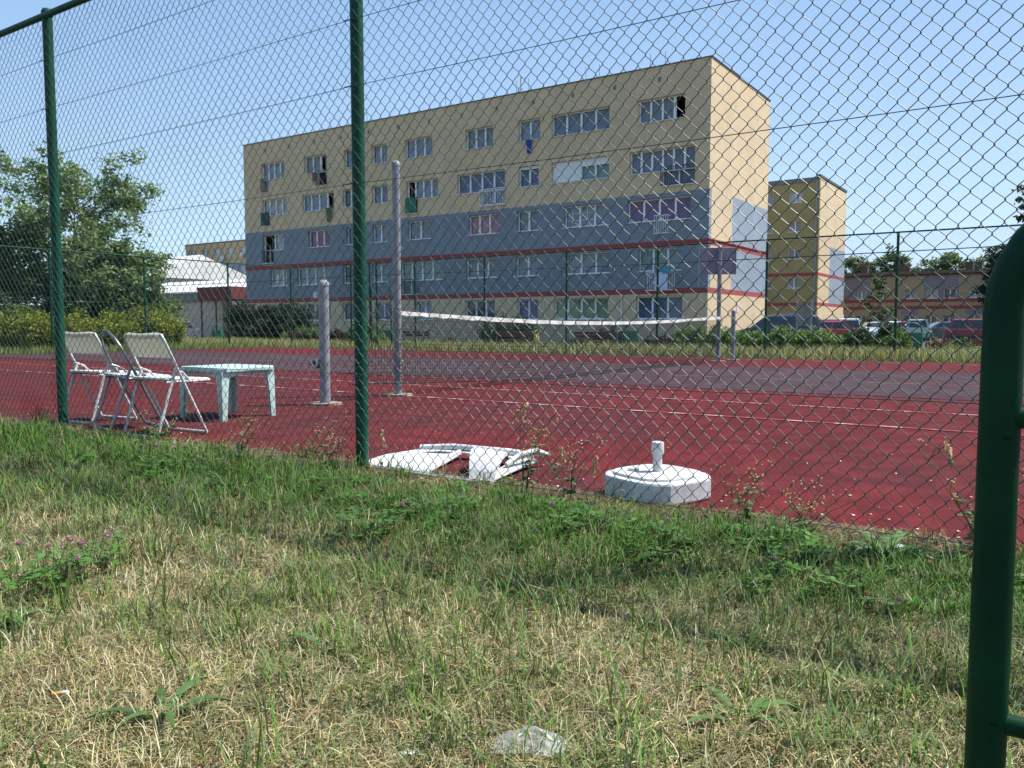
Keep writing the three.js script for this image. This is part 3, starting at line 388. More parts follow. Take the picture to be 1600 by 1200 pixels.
// ------------------------------------------------------------------ net, posts
function netPost(name, label, x, z, h, r, plate) {
  const p = thing(name, label, 'net post', [x, 0, z], 0, 'grey posts of the court net');
  new MB().cyl(0, 0, 0.02, h, r, 24).build('tube', M.polePaint, p); new MB().lathe([[0, 0.035], [r * 0.6, 0.03], [r + 0.004, 0.004], [r + 0.004, -0.03]], 20, 0, h, 0).build('cap', M.polePaint, p);
  new MB().cyl(0, 0, 0.0, 0.02, plate, 24, plate - 0.006).build('base_plate', M.paleConcrete, p); return p;
}
const tallNear = netPost('net_pole', 'tall grey net pole nearest the fence, rising past the apartment windows', -6.24, -6.93, 2.6, 0.045, 0.17);
const shortNear = netPost('net_pole', 'short thick grey tennis post with winch left of the tall pole', -6.14, -5.73, 1.22, 0.052, 0.17);
const tallFar = netPost('net_pole', 'tall grey far pole carrying a mauve board at its top', -6.24, -17.35, 2.5, 0.045, 0.17);
const shortFar = netPost('net_pole', 'short grey far post right of the pole with the mauve board', -6.2, -18.2, 1.12, 0.048, 0.16);
new MB().rbox(-0.02, 2.2, -0.085, 0.78, 0.58, 0.03, 0.008).build('board', M.board, tallFar).rotation.y = 0.5;
{ const w = new MB(); w.rbox(-0.085, 0.41, 0.02, 0.08, 0.09, 0.07, 0.012); w.tube([[-0.12, 0.41, 0.03], [-0.15, 0.40, 0.05], [-0.16, 0.44, 0.055]], 0.014, 6); w.build('winch', M.greySteel, shortNear); const k = new MB(); k.geo(new THREE.TorusGeometry(0.035, 0.014, 6, 12), new THREE.Matrix4().makeTranslation(-0.07, 0.42, 0.07)); k.build('cable_coil', M.tape, shortNear); new MB().rbox(-0.075, 1.1, 0.02, 0.07, 0.07, 0.05, 0.015).build('pulley', M.whitePlastic, shortNear); new MB().cyl(0.01, 0.0, 1.25, 1.29, 0.014, 8).build('eyelet', M.galvanised, shortNear); }
{ const h = new MB(); for (const y of [0.35, 0.98, 1.62]) h.tube([[0.045, y, 0], [0.075, y + 0.01, 0], [0.085, y + 0.035, 0], [0.07, y + 0.05, 0]], 0.006, 6); h.build('hook', M.galvanised, tallNear); const s = new MB(); s.tube([[0.06, 0.99, 0.05], [0.12, 0.9, 0.1], [0.09, 0.5, 0.4], [0.02, 0.3, 0.45]], 0.008, 5); s.build('rope', M.cord, tallFar); }
{ // sagging tennis net
  const net = thing('tennis_net', 'black sagging tennis net with worn white tape strung between the grey poles', 'net', [-6.2, 0, 0]);
  const za = -6.35, zb = -17.3, L = za - zb, top = (t) => 0.985 - 0.125 * Math.sin(Math.PI * Math.pow(t, 0.95)) + (t < 0.06 ? 0 : 0), bot = (t) => 0.015 + 0.16 * Math.pow(1 - Math.min(1, t / 0.42), 1.4) + 0.06 * smooth(0.75, 1, t), bulge = (t, v) => 0.05 * Math.sin(t * 9) * Math.sin(Math.PI * v) + 0.03 * Math.sin(t * 23 + v * 3);
  const mesh1 = new MB(), P = (t, v) => { const y = bot(t) + (top(t) - bot(t)) * v; return [bulge(t, v), y, za - L * t - (v < 0.5 ? 0 : 0) + (t === 0 ? 0.3 * (1 - v) * 0.6 : 0)]; };
  const nv = 236, nh = 20; for (let k = 0; k <= nv; k++) { const pts = []; for (let j = 0; j <= 8; j++) pts.push(P(k / nv, j / 8)); mesh1.tube(pts, 0.0026, 3, { caps: false }); }
  for (let j = 1; j < nh; j++) { const pts = []; for (let k = 0; k <= 60; k++) pts.push(P(k / 60, j / nh)); mesh1.tube(pts, 0.0026, 3, { caps: false }); }
  kind(mesh1.build('net_mesh', M.cord, net), 'stuff');
  const rope = new MB(), rp = []; for (let k = 0; k <= 60; k++) rp.push(P(k / 60, 0)); rope.tube(rp, 0.008, 5); rope.build('bottom_rope', M.cord, net);
  const tape = new MB(), q = 80; for (let k = 4; k < q; k++) { const a = P(k / q, 1), b = P((k + 1) / q, 1), w = 0.05 + 0.008 * noise(k * 0.9, 3), e = (n) => (k + n < 16 ? 0.022 * (noise((k + n) * 2.7, 8) - 0.3) : 0); tape.quad([a[0] + 0.012, a[1] - w + e(0), a[2]], [b[0] + 0.012, b[1] - w + e(1), b[2]], [b[0] + 0.006, b[1], b[2]], [a[0] + 0.006, a[1], a[2]]); tape.quad([b[0] - 0.012, b[1] - w + e(1), b[2]], [a[0] - 0.012, a[1] - w + e(0), a[2]], [a[0] - 0.006, a[1], a[2]], [b[0] - 0.006, b[1], b[2]]); tape.quad([a[0] + 0.006, a[1], a[2]], [b[0] + 0.006, b[1], b[2]], [b[0] - 0.006, b[1], b[2]], [a[0] - 0.006, a[1], a[2]]); } tape.build('top_tape', M.tape, net);
  const cable = new MB(); cable.tube([[0, 1.08, -5.73], [0, 1.0, -6.4], [0, 0.985, -6.93]], 0.004, 5); cable.tube([[0, 0.985, -17.3], [0, 1.02, -18.2]], 0.004, 5); cable.build('cable', M.cord, net);
}

// ------------------------------------------------------------------ furniture behind the fence
function foldingChair(label, x, z, turn, tube, panel, back, arch) { // faces -z
  const c = thing('folding_chair', label, 'chair', [x, 0, z], turn, 'folding chairs behind the fence'), w = 0.22, r = 0.0108, fr = new MB();
  // inverted U: back loop running down into the front feet
  const pts = []; const line = (s, t) => [s * w, 0.75 - 0.735 * t, 0.0 - 0.36 * t];
  const t0 = arch ? 0.27 : 0.09, steps = [1, 0.75, 0.5, 0.35, 0.27, 0.16, 0.09].filter((q) => q >= t0); for (const t of steps) pts.push(line(-1, t));
  for (let k = 1; k < 8; k++) { const a = Math.PI * (1 - k / 8); pts.push([Math.cos(a) * w * (0.96 + 0.04 * Math.abs(Math.cos(a))), 0.75 - 0.735 * t0 + (arch ? 0.21 * Math.sin(a) : 0.066 * Math.pow(Math.sin(a), 0.35) - 0.02 * Math.pow(Math.sin(a), 4)), 0.0 - 0.36 * t0 + (arch ? 0.09 : 0.035) * Math.sin(a)]); }
  for (const t of steps.slice().reverse()) pts.push(line(1, t));
  fr.tube(pts, r, 8); fr.tube([line(-1, 1), [0, 0.014, -0.36], line(1, 1)], r, 8); fr.build('front_frame', tube, c);
  const rl = new MB(); const ra = (s) => [[s * (w - 0.028), 0.47, -0.125], [s * (w - 0.028), 0.05, 0.018], [s * (w - 0.036), 0.02, 0.028], [s * (w - 0.06), 0.014, 0.03]]; rl.tube([...ra(-1), ...ra(1).reverse()], r, 8); rl.build('rear_frame', tube, c);
  for (const s of [-1, 1]) { const hinge = new MB(); hinge.tube([[s * (w - 0.02), 0.49, -0.115], [s * (w - 0.03), 0.46, -0.19], [s * (w - 0.034), 0.40, -0.25]], 0.009, 6); hinge.build('hinge_arm', tube, c); }
  if (panel) new MB().rbox(0, 0.41, -0.24, 0.38, 0.022, 0.38, 0.01, new THREE.Matrix4().makeRotationX(-0.05)).build('seat', panel, c); const sr = new MB(); sr.tube([[-0.185, 0.396, -0.06], [-0.185, 0.396, -0.42], [0.185, 0.396, -0.42], [0.185, 0.396, -0.06]], 0.009, 6); sr.build('seat_rim', tube, c);
  if (back) { const b = new MB(), nx = 10, ny = 4, Q = (i, j, o) => { const u = i / nx * 2 - 1, v = j / ny, y = 0.57 + 0.172 * v; return [u * (w - 0.012), y - (Math.abs(u) > 0.85 && j === ny ? 0.03 : 0), -0.36 * (0.75 - y) / 0.735 + 0.03 * (1 - u * u) + o]; }; for (const o of [0.004, -0.004]) for (let i = 0; i < nx; i++) for (let j = 0; j < ny; j++) { const a = Q(i, j, o), e = Q(i + 1, j, o), f = Q(i + 1, j + 1, o), g = Q(i, j + 1, o); if (o > 0) b.quad(a, e, f, g); else b.quad(g, f, e, a); } b.build('backrest', back, c); }
  return c;
}
foldingChair('white folding chair nearest the mint plastic table', -5.4, -3.31, 0.05, M.whiteSteel, M.whitePlastic, M.chairBack);
foldingChair('folding chair frame of bare grey tube missing its backrest, between two white chairs', -6.03, -3.39, -0.22, M.greySteel, M.whitePlastic, null, true);
foldingChair('white folding chair standing behind the left fence post', -6.62, -3.5, 0.12, M.whiteSteel, M.whitePlastic, M.chairBack);
{ // low plastic table
  const t = thing('side_table', 'low mint-coloured plastic table with tapered legs on the red court', 'table', [-6.04, 0, -4.5], 0.03), s = 0.29, h = 0.445;
  const oct = (q, c) => [[-q + c, -q], [q - c, -q], [q, -q + c], [q, q - c], [q - c, q], [-q + c, q], [-q, q - c], [-q, -q + c]];
  new MB().ext(oct(s, 0.05), 0.02, 0.012, new THREE.Matrix4().makeRotationX(Math.PI / 2).setPosition(0, h - 0.012, 0)).build('table_top', M.mint, t);
  const ap = new MB(); for (const [a, b, c, d] of [[-1, 1, 1, 1], [1, 1, 1, -1], [1, -1, -1, -1], [-1, -1, -1, 1]]) { const n = 12; for (let k = 0; k < n; k++) { const f = (q) => { const u = q / n, m = 0.03 + 0.06 * Math.pow(Math.abs(u * 2 - 1), 3); return [(a + (c - a) * u) * (s - 0.02), h - 0.035 - m, (b + (d - b) * u) * (s - 0.02), h - 0.03]; }; const p = f(k), q = f(k + 1); ap.quad([p[0], p[1], p[2]], [q[0], q[1], q[2]], [q[0], q[3], q[2]], [p[0], p[3], p[2]]); ap.quad([q[0] * 0.97, q[1], q[2] * 0.97], [p[0] * 0.97, p[1], p[2] * 0.97], [p[0] * 0.97, p[3], p[2] * 0.97], [q[0] * 0.97, q[3], q[2] * 0.97]); ap.quad([p[0] * 0.97, p[1], p[2] * 0.97], [q[0] * 0.97, q[1], q[2] * 0.97], [q[0], q[1], q[2]], [p[0], p[1], p[2]]); } } ap.build('apron', M.mint, t);
  for (const sx of [-1, 1]) for (const sz of [-1, 1]) { const l = new MB(); const P = (t2) => { const y = (h - 0.035) * (1 - t2), out = s - 0.012 + 0.004 * t2, w = 0.095 - 0.05 * Math.pow(t2, 0.45); return { y, out, w }; }; const n = 8; for (let k = 0; k < n; k++) { const a = P(k / n), b = P((k + 1) / n); const L1 = (q, i) => (i === 0 ? [sx * (q.out - q.w), q.y, sz * q.out] : i === 1 ? [sx * q.out, q.y, sz * q.out] : [sx * q.out, q.y, sz * (q.out - q.w)]); const add = (i, j, o) => { const p = [L1(a, i), L1(a, j), L1(b, j), L1(b, i)].map((v) => [v[0] - sx * o, v[1], v[2] - sz * o]); if ((sx * sz > 0) === (o === 0)) l.quad(p[0], p[3], p[2], p[1]); else l.quad(p[0], p[1], p[2], p[3]); }; add(0, 1, 0); add(1, 2, 0); add(0, 1, 0.012); add(1, 2, 0.012); } l.build('leg', M.mint, t); }
}
{ // overturned plastic chair shell
  const c = thing('plastic_chair', 'white plastic garden chair lying overturned at the edge of the court', 'chair', [-2.84, 0, -3.575]);
  const fr = new MB(); const flat = new THREE.Matrix4().makeRotationX(-Math.PI / 2);
  fr.ext([[-0.46, -0.22], [-0.36, -0.27], [0.1, -0.29], [0.42, -0.30], [0.47, -0.26], [0.44, 0.0], [0.42, 0.27], [0.3, 0.31], [-0.2, 0.29], [-0.40, 0.22], [-0.48, 0.0]], 0.006, 0.004, flat.clone().setPosition(0, 0.004, 0), [[[0.05, -0.262], [0.2, -0.268], [0.40, -0.268], [0.3, 0.25], [-0.1, 0.25]], [[-0.36, 0.12], [-0.16, 0.17], [-0.14, 0.24], [-0.26, 0.225]]]); fr.build('frame', M.whitePlastic, c); c.rotation.x = 0.055; c.position.y = 0.016;
  const rim = new MB(); rim.tube([[-0.47, 0.008, 0.2], [-0.36, 0.006, 0.272], [0.1, 0.004, 0.287], [0.42, 0.006, 0.295], [0.47, 0.01, 0.26]], 0.012, 8); rim.tube([[-0.40, 0.02, -0.225], [-0.2, 0.03, -0.295], [0.2, 0.03, -0.315], [0.36, 0.025, -0.31]], 0.02, 8); rim.tube([[0.04, 0.012, 0.25], [-0.04, 0.02, 0.0], [-0.11, 0.022, -0.24]], 0.011, 6); rim.build('rim', M.whitePlastic, c);
  const arm = new MB(), n = 14, w = 0.10; for (let k = 0; k < n; k++) { const f = (q) => { const t = q / n, z = 0.27 - 0.58 * t, y = 0.012 + 0.10 * Math.sin(Math.PI * Math.pow(t, 0.75)), x = 0.42 - 0.30 * t; return [x, y, z, w * (0.75 + 0.35 * Math.sin(Math.PI * t))]; }; const a = f(k), b = f(k + 1); arm.quad([a[0] - a[3], a[1], a[2]], [a[0] + a[3], a[1] - 0.01, a[2]], [b[0] + b[3], b[1] - 0.01, b[2]], [b[0] - b[3], b[1], b[2]]); arm.quad([a[0] + a[3], a[1] - 0.03, a[2]], [a[0] - a[3], a[1] - 0.022, a[2]], [b[0] - b[3], b[1] - 0.022, b[2]], [b[0] + b[3], b[1] - 0.03, b[2]]); arm.quad([a[0] + a[3], a[1] - 0.01, a[2]], [a[0] + a[3], a[1] - 0.03, a[2]], [b[0] + b[3], b[1] - 0.03, b[2]], [b[0] + b[3], b[1] - 0.01, b[2]]); arm.quad([a[0] - a[3], a[1] - 0.022, a[2]], [a[0] - a[3], a[1], a[2]], [b[0] - b[3], b[1], b[2]], [b[0] - b[3], b[1] - 0.022, b[2]]); } arm.build('curved_arm', M.whitePlastic, c);
  new MB().tube([[0.38, 0.03, -0.02], [0.41, 0.07, -0.12], [0.43, 0.07, -0.24], [0.45, 0.03, -0.34]], [0.014, 0.02, 0.018, 0.012], 8).build('leg', M.whitePlastic, c);
}
{ // parasol base
  const b = thing('parasol_base', 'white square plastic parasol base with a short tube standing by the fence', 'parasol base', [-1.55, 0, -3.52], -0.366), s = 0.176, pts = []; const n = 9;
  for (let e = 0; e < 4; e++) for (let k = 0; k < n; k++) { const t = (k + 0.5) / n * 2 - 1, bow = 0.024 * (1 - t * t), c = Math.abs(t) > 0.8 ? 0.93 : 1, p = [t * s * c, (s + bow) * c], a = -e * Math.PI / 2; pts.push([p[0] * Math.cos(a) - p[1] * Math.sin(a), p[0] * Math.sin(a) + p[1] * Math.cos(a)]); } pts.reverse();
  const up = new THREE.Matrix4().makeRotationX(-Math.PI / 2); new MB().ext(pts.map(([x, y]) => [x * 1.05, y * 1.05]), 0.078, 0.012, up.clone().setPosition(0, 0.013, 0)).build('body', M.whitePlastic, b); new MB().ext(pts.map(([x, y]) => [x * 0.9, y * 0.9]), 0.006, 0.004, up.clone().setPosition(0, 0.105, 0)).build('lid', M.whitePlastic, b);
  new MB().cyl(0, 0, 0.11, 0.24, 0.0225, 18, 0.02).build('tube', M.whitePlastic, b); new MB().lathe([[0.0, 0.055], [0.024, 0.055], [0.029, 0.05], [0.03, 0.0], [0.023, -0.004]], 18, 0, 0.2, 0).build('collar', M.whitePlastic, b); new MB().cyl(-0.08, 0.075, 0.11, 0.128, 0.026, 14).build('filler_cap', M.whitePlastic, b);
}
{ // hoop of bent tube at the right edge
  const h = thing('hoop_stand', 'thick dark green bent-tube hoop with crossbars at the right edge', 'tube stand', [0, 0, 0]), x0 = -0.055, x1 = 0.43, z = -1.085, R = 0.135, top = 0.815, pts = [[x0, -0.1, z]];
  for (let k = 0; k <= 8; k++) pts.push([x0, top * k / 8, z]); for (let k = 1; k <= 8; k++) { const a = k / 8 * Math.PI / 2; pts.push([x0 + R - R * Math.cos(a), top + R * Math.sin(a), z]); } for (let k = 0; k <= 8; k++) { const a = k / 8 * Math.PI / 2; pts.push([x1 - R + R * Math.sin(a), top + R * Math.cos(a), z]); } pts.push([x1, 0.4, z], [x1, -0.1, z]);
  new MB().tube(pts, 0.0215, 24).build('hoop_tube', M.greenHoop, h); for (const y of [0.695, 0.335]) new MB().tube([[x0 + 0.012, y, z], [x1 - 0.012, y, z]], 0.0125, 14).build('crossbar', M.greenHoop, h);
}

// ------------------------------------------------------------------ things beyond the court
function hoopBin(label, x, z, turn) { const y = groundY(x, z), b = thing('litter_bin', label, 'litter bin', [x, y, z], turn, 'green litter bins on hoops'); const p = [[-0.24, 0, 0]]; for (let k = 0; k <= 10; k++) { const a = Math.PI * (1 - k / 10); p.push([Math.cos(a) * 0.24, 0.82 + 0.24 * Math.sin(a), 0]); } p.push([0.24, 0, 0]); new MB().tube(p, 0.024, 10).build('hoop', M.greenBin, b); const s = new MB(); s.ext([[-0.2, 0.2], [0.2, 0.2], [0.21, 0.78], [-0.21, 0.78]], 0.3, 0.012, new THREE.Matrix4().makeTranslation(0, 0, -0.15), []); s.build('bucket', M.greenBin, b); new MB().span(-0.18, 0.18, 0.792, 0.8, -0.14, 0.14).build('opening', M.black, b); return b; }
hoopBin('green litter bin on a hoop behind the sagging net', -12.5, -26, 0.3); hoopBin('green litter bin on a hoop in front of the red wagon', -3.55, -25.9, 0.35); hoopBin('green litter bin half hidden by the tall grey pole', -24.0, -26, 0.5); hoopBin('green litter bin beside the silver car on the left', -36.2, -26.4, 0.8);
function bench(label, x, z, len) { const y = groundY(x, z), b = thing('bench', label, 'bench', [x, y, z], 0, 'benches behind the far fence'); for (const s of [0, len]) { const p = [[s, 0, 0.2]]; for (let k = 0; k <= 10; k++) { const a = Math.PI * k / 10; p.push([s, 0.62 + 0.2 * Math.sin(a), 0.2 * Math.cos(a)]); } p.push([s, 0, -0.2]); new MB().tube(p, 0.022, 8).build('end_hoop', M.greenBin, b); } for (let k = 0; k < 4; k++) new MB().rbox(len / 2, 0.44, 0.15 - k * 0.1, len - 0.06, 0.035, 0.085, 0.008).build('seat_slat', M.wood, b); for (let k = 0; k < 2; k++) new MB().rbox(len / 2, 0.6 + k * 0.12, -0.17, len - 0.06, 0.09, 0.03, 0.008).build('back_slat', M.wood, b); return b; }
bench('green-hooped bench right of the tall pole behind the net', -23.4, -26.1, 1.5); bench('green-hooped bench with brown slats left of centre behind the net', -18.4, -26, 2.0); bench('green-hooped bench with brown slats beside the litter bin behind the net', -14.9, -26, 1.95);
{ const s = thing('hoop_post', 'small green hoop beside the bin in front of the red wagon', 'hoop post', [-3.15, groundY(0, -26), -26.2]); new MB().tube([[-0.08, 0, 0], [-0.08, 0.72, 0], [-0.04, 0.8, 0], [0.04, 0.8, 0], [0.08, 0.72, 0], [0.08, 0, 0]], 0.03, 8).build('hoop', M.greenBin, s); }
{ const n = thing('notice_board', 'grey slatted notice board on two posts above the dark blue car', 'notice board', [-9.9, -0.37, -37.6]); for (const x of [0, 0.62]) new MB().span(x - 0.03, x + 0.03, 0, 2.3, -0.03, 0.03).build('post', M.galvanised, n); for (let k = 0; k < 9; k++) new MB().rbox(0.31, 1.18 + k * 0.115, 0.045, 0.6, 0.1, 0.022, 0.006).build('slat', std(0.34, 0.32, 0.27, 0.8, { map: streakMap }), n); }
{ const mk = (x, z, l) => { const p = thing('bollard', l, 'bollard', [x, -0.37, z], 0, 'grey bollards by the parking lot'); new MB().cyl(0, 0, 0, 0.72, 0.05, 12).build('shaft', M.galvanised, p); new MB().lathe([[0, 0.05], [0.03, 0.04], [0.052, 0]], 12, 0, 0.72, 0).build('cap', M.galvanised, p); }; mk(-8.3, -33.2, 'thin grey bollard on the pale paving behind the dark car'); mk(-7.9, -34.2, 'thin grey bollard just right of its twin on the paving'); }

function car(label, pos, turn, o) { // nose towards +x, o: paint, len, kind
  const c = thing('parked_car', label, 'car', pos, turn, 'cars parked beyond the court'), L = o.len ?? 4.2, W2 = (o.wide ?? 1.74) / 2, H = o.h ?? 1.46, bl = o.belt ?? 0.92, paint = phy(...o.paint, 0.32, { clearcoat: 1, clearcoatRoughness: 0.06 }), a = L / 2, wheelR = 0.31, wf = a - 0.82, wr = -a + 0.78;
  const nose = o.nose ?? 0.72, tail = o.wagon ? bl : bl - 0.04; const pts = [[-a, 0.32], [-a - 0.02, 0.55], [-a + 0.05, tail]]; pts.push([a - 1.25, bl], [a - 0.25, nose], [a - 0.02, nose - 0.12], [a, 0.5], [a - 0.06, 0.24]); const arch = (cx) => { const q = []; for (let k = 0; k <= 8; k++) { const t = Math.PI * k / 8; q.push([cx + Math.cos(t) * 0.37, 0.24 + Math.sin(t) * 0.40]); } return q; }; pts.push(...arch(wf), ...arch(wr), [-a + 0.1, 0.24]);
  new MB().ext(pts.reverse(), W2 * 2 - 0.14, 0.07, new THREE.Matrix4().makeTranslation(0, 0, -W2 + 0.07)).build('body', paint, c);
  const rx0 = o.wagon ? -a + 0.28 : -a + 0.75, rx1 = a - 1.95, bx0 = o.wagon ? -a + 0.06 : -a + 0.2, bx1 = a - 1.15, wb = W2 - 0.06, wt = W2 - 0.24, e = bl - 0.03;
  const cab = [[bx0, e, -wb], [bx1, e, -wb], [bx1, e, wb], [bx0, e, wb], [rx0, H - 0.05, -wt], [rx1, H - 0.05, -wt], [rx1, H - 0.05, wt], [rx0, H - 0.05, wt]], rr = [[rx0 + 0.15, H, -wt + 0.12], [rx1 - 0.15, H, -wt + 0.12], [rx1 - 0.15, H, wt - 0.12], [rx0 + 0.15, H, wt - 0.12]];
  const m = new MB(); m.quad(cab[3], cab[2], cab[6], cab[7]); m.quad(cab[1], cab[0], cab[4], cab[5]); m.quad(cab[2], cab[1], cab[5], cab[6]); m.quad(cab[0], cab[3], cab[7], cab[4]); m.quad(rr[3], rr[2], rr[1], rr[0]); m.quad(cab[7], cab[6], rr[2], rr[3]); m.quad(cab[5], cab[4], rr[0], rr[1]); m.quad(cab[6], cab[5], rr[1], rr[2]); m.quad(cab[4], cab[7], rr[3], rr[0]); m.build('cabin', paint, c);
  const mix = (p, q, t) => p.map((v, k) => v + (q[k] - v) * t), pane = (p0, p1, p2, p3, u0, u1, v0, v1, name) => { const f = (u, v) => mix(mix(p0, p1, u), mix(p3, p2, u), v), A = f(u0, v0), B = f(u1, v0), C = f(u1, v1), D = f(u0, v1), n = V(0, 0, 0).crossVectors(V(B[0] - A[0], B[1] - A[1], B[2] - A[2]), V(D[0] - A[0], D[1] - A[1], D[2] - A[2])).normalize().multiplyScalar(0.008), s = (q) => [q[0] + n.x, q[1] + n.y, q[2] + n.z]; new MB().quad(s(A), s(B), s(C), s(D)).build(name, M.carGlass, c); };
  for (const [u0, u1] of o.wagon ? [[0.05, 0.29], [0.33, 0.6], [0.64, 0.93]] : [[0.1, 0.48], [0.53, 0.92]]) { pane(cab[3], cab[2], cab[6], cab[7], u0, u1, 0.1, 0.9, 'side_window'); pane(cab[1], cab[0], cab[4], cab[5], 1 - u1, 1 - u0, 0.1, 0.9, 'side_window'); }
  pane(cab[2], cab[1], cab[5], cab[6], 0.06, 0.94, 0.08, 0.92, 'windscreen'); pane(cab[0], cab[3], cab[7], cab[4], 0.1, 0.9, 0.12, 0.88, 'rear_window');
  for (const x of [wf, wr]) for (const s of [-1, 1]) { const w = new MB().geo(new THREE.TorusGeometry(wheelR - 0.09, 0.09, 8, 18), new THREE.Matrix4().makeScale(1, 1, 1.15)); const ty = new THREE.Group(); ty.name = 'wheel'; ty.position.set(x, wheelR, s * (W2 - 0.1)); c.add(ty); w.build('tyre', M.rubber, ty); const rim = new MB(); rim.geo(new THREE.CylinderGeometry(0.2, 0.2, 0.05, 14), new THREE.Matrix4().makeRotationX(Math.PI / 2).setPosition(0, 0, s * 0.055)); for (let k = 0; k < 5; k++) { const t = k / 5 * 2 * Math.PI; rim.box(Math.cos(t) * 0.1, Math.sin(t) * 0.1, s * 0.085, 0.17, 0.04, 0.02, new THREE.Matrix4().makeRotationZ(t)); } rim.build('rim', M.chrome, ty); }
  for (const s of [-1, 1]) { new MB().rbox(a - 0.06, nose - 0.14, s * (W2 - 0.22), 0.14, 0.13, 0.32, 0.03).build('headlight', M.clearLamp, c); new MB().rbox(-a + 0.01, bl - 0.2, s * (W2 - 0.12), 0.1, o.wagon ? 0.42 : 0.2, 0.18, 0.03).build('tail_light', M.redLamp, c); new MB().rbox(bx1 - 0.32, bl + 0.06, s * (W2 + 0.06), 0.1, 0.12, 0.16, 0.03).build('mirror', paint, c); }
  new MB().rbox(a - 0.02, 0.36, 0, 0.12, 0.2, W2 * 1.86, 0.04).build('bumper', o.trim ? M.black : paint, c); new MB().rbox(-a + 0.0, 0.42, 0, 0.12, 0.2, W2 * 1.86, 0.04).build('bumper', o.trim ? M.black : paint, c); new MB().span(a + 0.042, a + 0.05, 0.34, 0.45, -0.26, 0.26).build('number_plate', M.frame, c); new MB().rbox(a - 0.01, 0.56, 0, 0.1, 0.12, 0.7, 0.02).build('grille', M.black, c);
  if (o.trim) for (const s of [-1, 1]) new MB().rbox(0, 0.6, s * (W2 + 0.002), L - 0.3, 0.09, 0.03, 0.008).build('side_moulding', M.black, c);
  if (o.rack) for (const s of [-1, 1]) new MB().tube([[rx0 + 0.2, H + 0.0, s * (wt - 0.1)], [rx0 + 0.25, H + 0.05, s * (wt - 0.1)], [rx1 - 0.3, H + 0.05, s * (wt - 0.1)], [rx1 - 0.25, H, s * (wt - 0.1)]], 0.018, 6).build('roof_rail', M.chrome, c);
}
const GP = -0.366;
car('dark blue estate car with roof rails in front of the sunlit gable', [-11.75, GP, -40.4], Math.PI + 0.12, { paint: [0.022, 0.036, 0.075], len: 4.5, wagon: true, h: 1.64, belt: 0.98, rack: true });
car('black hatchback seen from behind with a red tail light', [-12.1, GP, -50.5], Math.PI / 2 + 0.5, { paint: [0.012, 0.013, 0.02], len: 4.0, wagon: true, h: 1.5 });
car('small red car half hidden by the dark blue estate', [-10.9, GP, -46.2], Math.PI + 0.3, { paint: [0.35, 0.015, 0.02], len: 3.8, h: 1.4 });
car('white hatchback parked behind the black one', [-12.4, GP, -59.5], Math.PI / 2 + 0.35, { paint: [0.72, 0.72, 0.72], len: 4.1, wagon: true, h: 1.62 });
car('silver car parked between the shrubs near the low building', [-13.2, GP, -74.5], -Math.PI / 2 + 0.3, { paint: [0.5, 0.51, 0.53], len: 4.2, h: 1.45 });
car('white car with red tail lights beside the thin young tree', [-12.2, GP, -78], Math.PI / 2 + 0.25, { paint: [0.7, 0.7, 0.7], len: 4.2, h: 1.5 });
car('bright red small car behind the far fence post', [-10.9, GP, -77.5], Math.PI / 2 + 0.1, { paint: [0.5, 0.02, 0.025], len: 3.8, h: 1.48, wagon: true });
car('pale grey-green hatchback above the litter bin', [-9.2, GP, -68.6], Math.PI / 2 + 0.2, { paint: [0.36, 0.42, 0.41], len: 4.2, wagon: true, h: 1.6 });
car('dark grey saloon left of the red wagon', [-7.6, GP, -69.4], -2.7, { paint: [0.05, 0.055, 0.065], len: 4.5, h: 1.42 });
car('dark red estate car with black side moulding at the right edge', [-2.45, GP, -45.2], 0.1, { paint: [0.20, 0.008, 0.022], len: 4.6, wagon: true, h: 1.47, trim: true });
car('dark red car cut off behind the green hoop at the far right', [2.6, GP, -46.0], -0.1, { paint: [0.22, 0.01, 0.02], len: 4.2, h: 1.45 });
car('silver car facing the court beside the maroon canopy', [-44.9, GP, -29.5], -Math.PI / 2 - 0.2 + 0.75, { paint: [0.09, 0.10, 0.12], len: 4.2, h: 1.42 });

// ------------------------------------------------------------------ trees, shrubs
function leafQuad(mb, p, n, size, r, col, droop = 0) { // a folded leaf of two triangles
  const t = V(r() - 0.5, r() - 0.5 - droop, r() - 0.5).normalize(), b = V(0, 0, 0).crossVectors(n, t).normalize(); t.crossVectors(b, n); const l = size * (0.7 + 0.6 * r()), w = l * 0.42; mb.col = col;
  const i0 = mb.v(p.x, p.y, p.z, n.x, n.y, n.z), i1 = mb.v(p.x + t.x * l * 0.5 + b.x * w, p.y + t.y * l * 0.5 + b.y * w, p.z + t.z * l * 0.5 + b.z * w, n.x, n.y, n.z), i2 = mb.v(p.x + t.x * l, p.y + t.y * l - droop * l * 0.3, p.z + t.z * l, n.x, n.y, n.z), i3 = mb.v(p.x + t.x * l * 0.5 - b.x * w, p.y + t.y * l * 0.5 - b.y * w, p.z + t.z * l * 0.5 - b.z * w, n.x, n.y, n.z); mb.i.push(i0, i2, i1, i0, i3, i2);
}
const tint = (c, r, k) => { const a = 1 + (r() - 0.5) * k, g = (r() - 0.5) * k * 0.4; return [c[0] * (a + g), c[1] * a, c[2] * (a - g)]; };
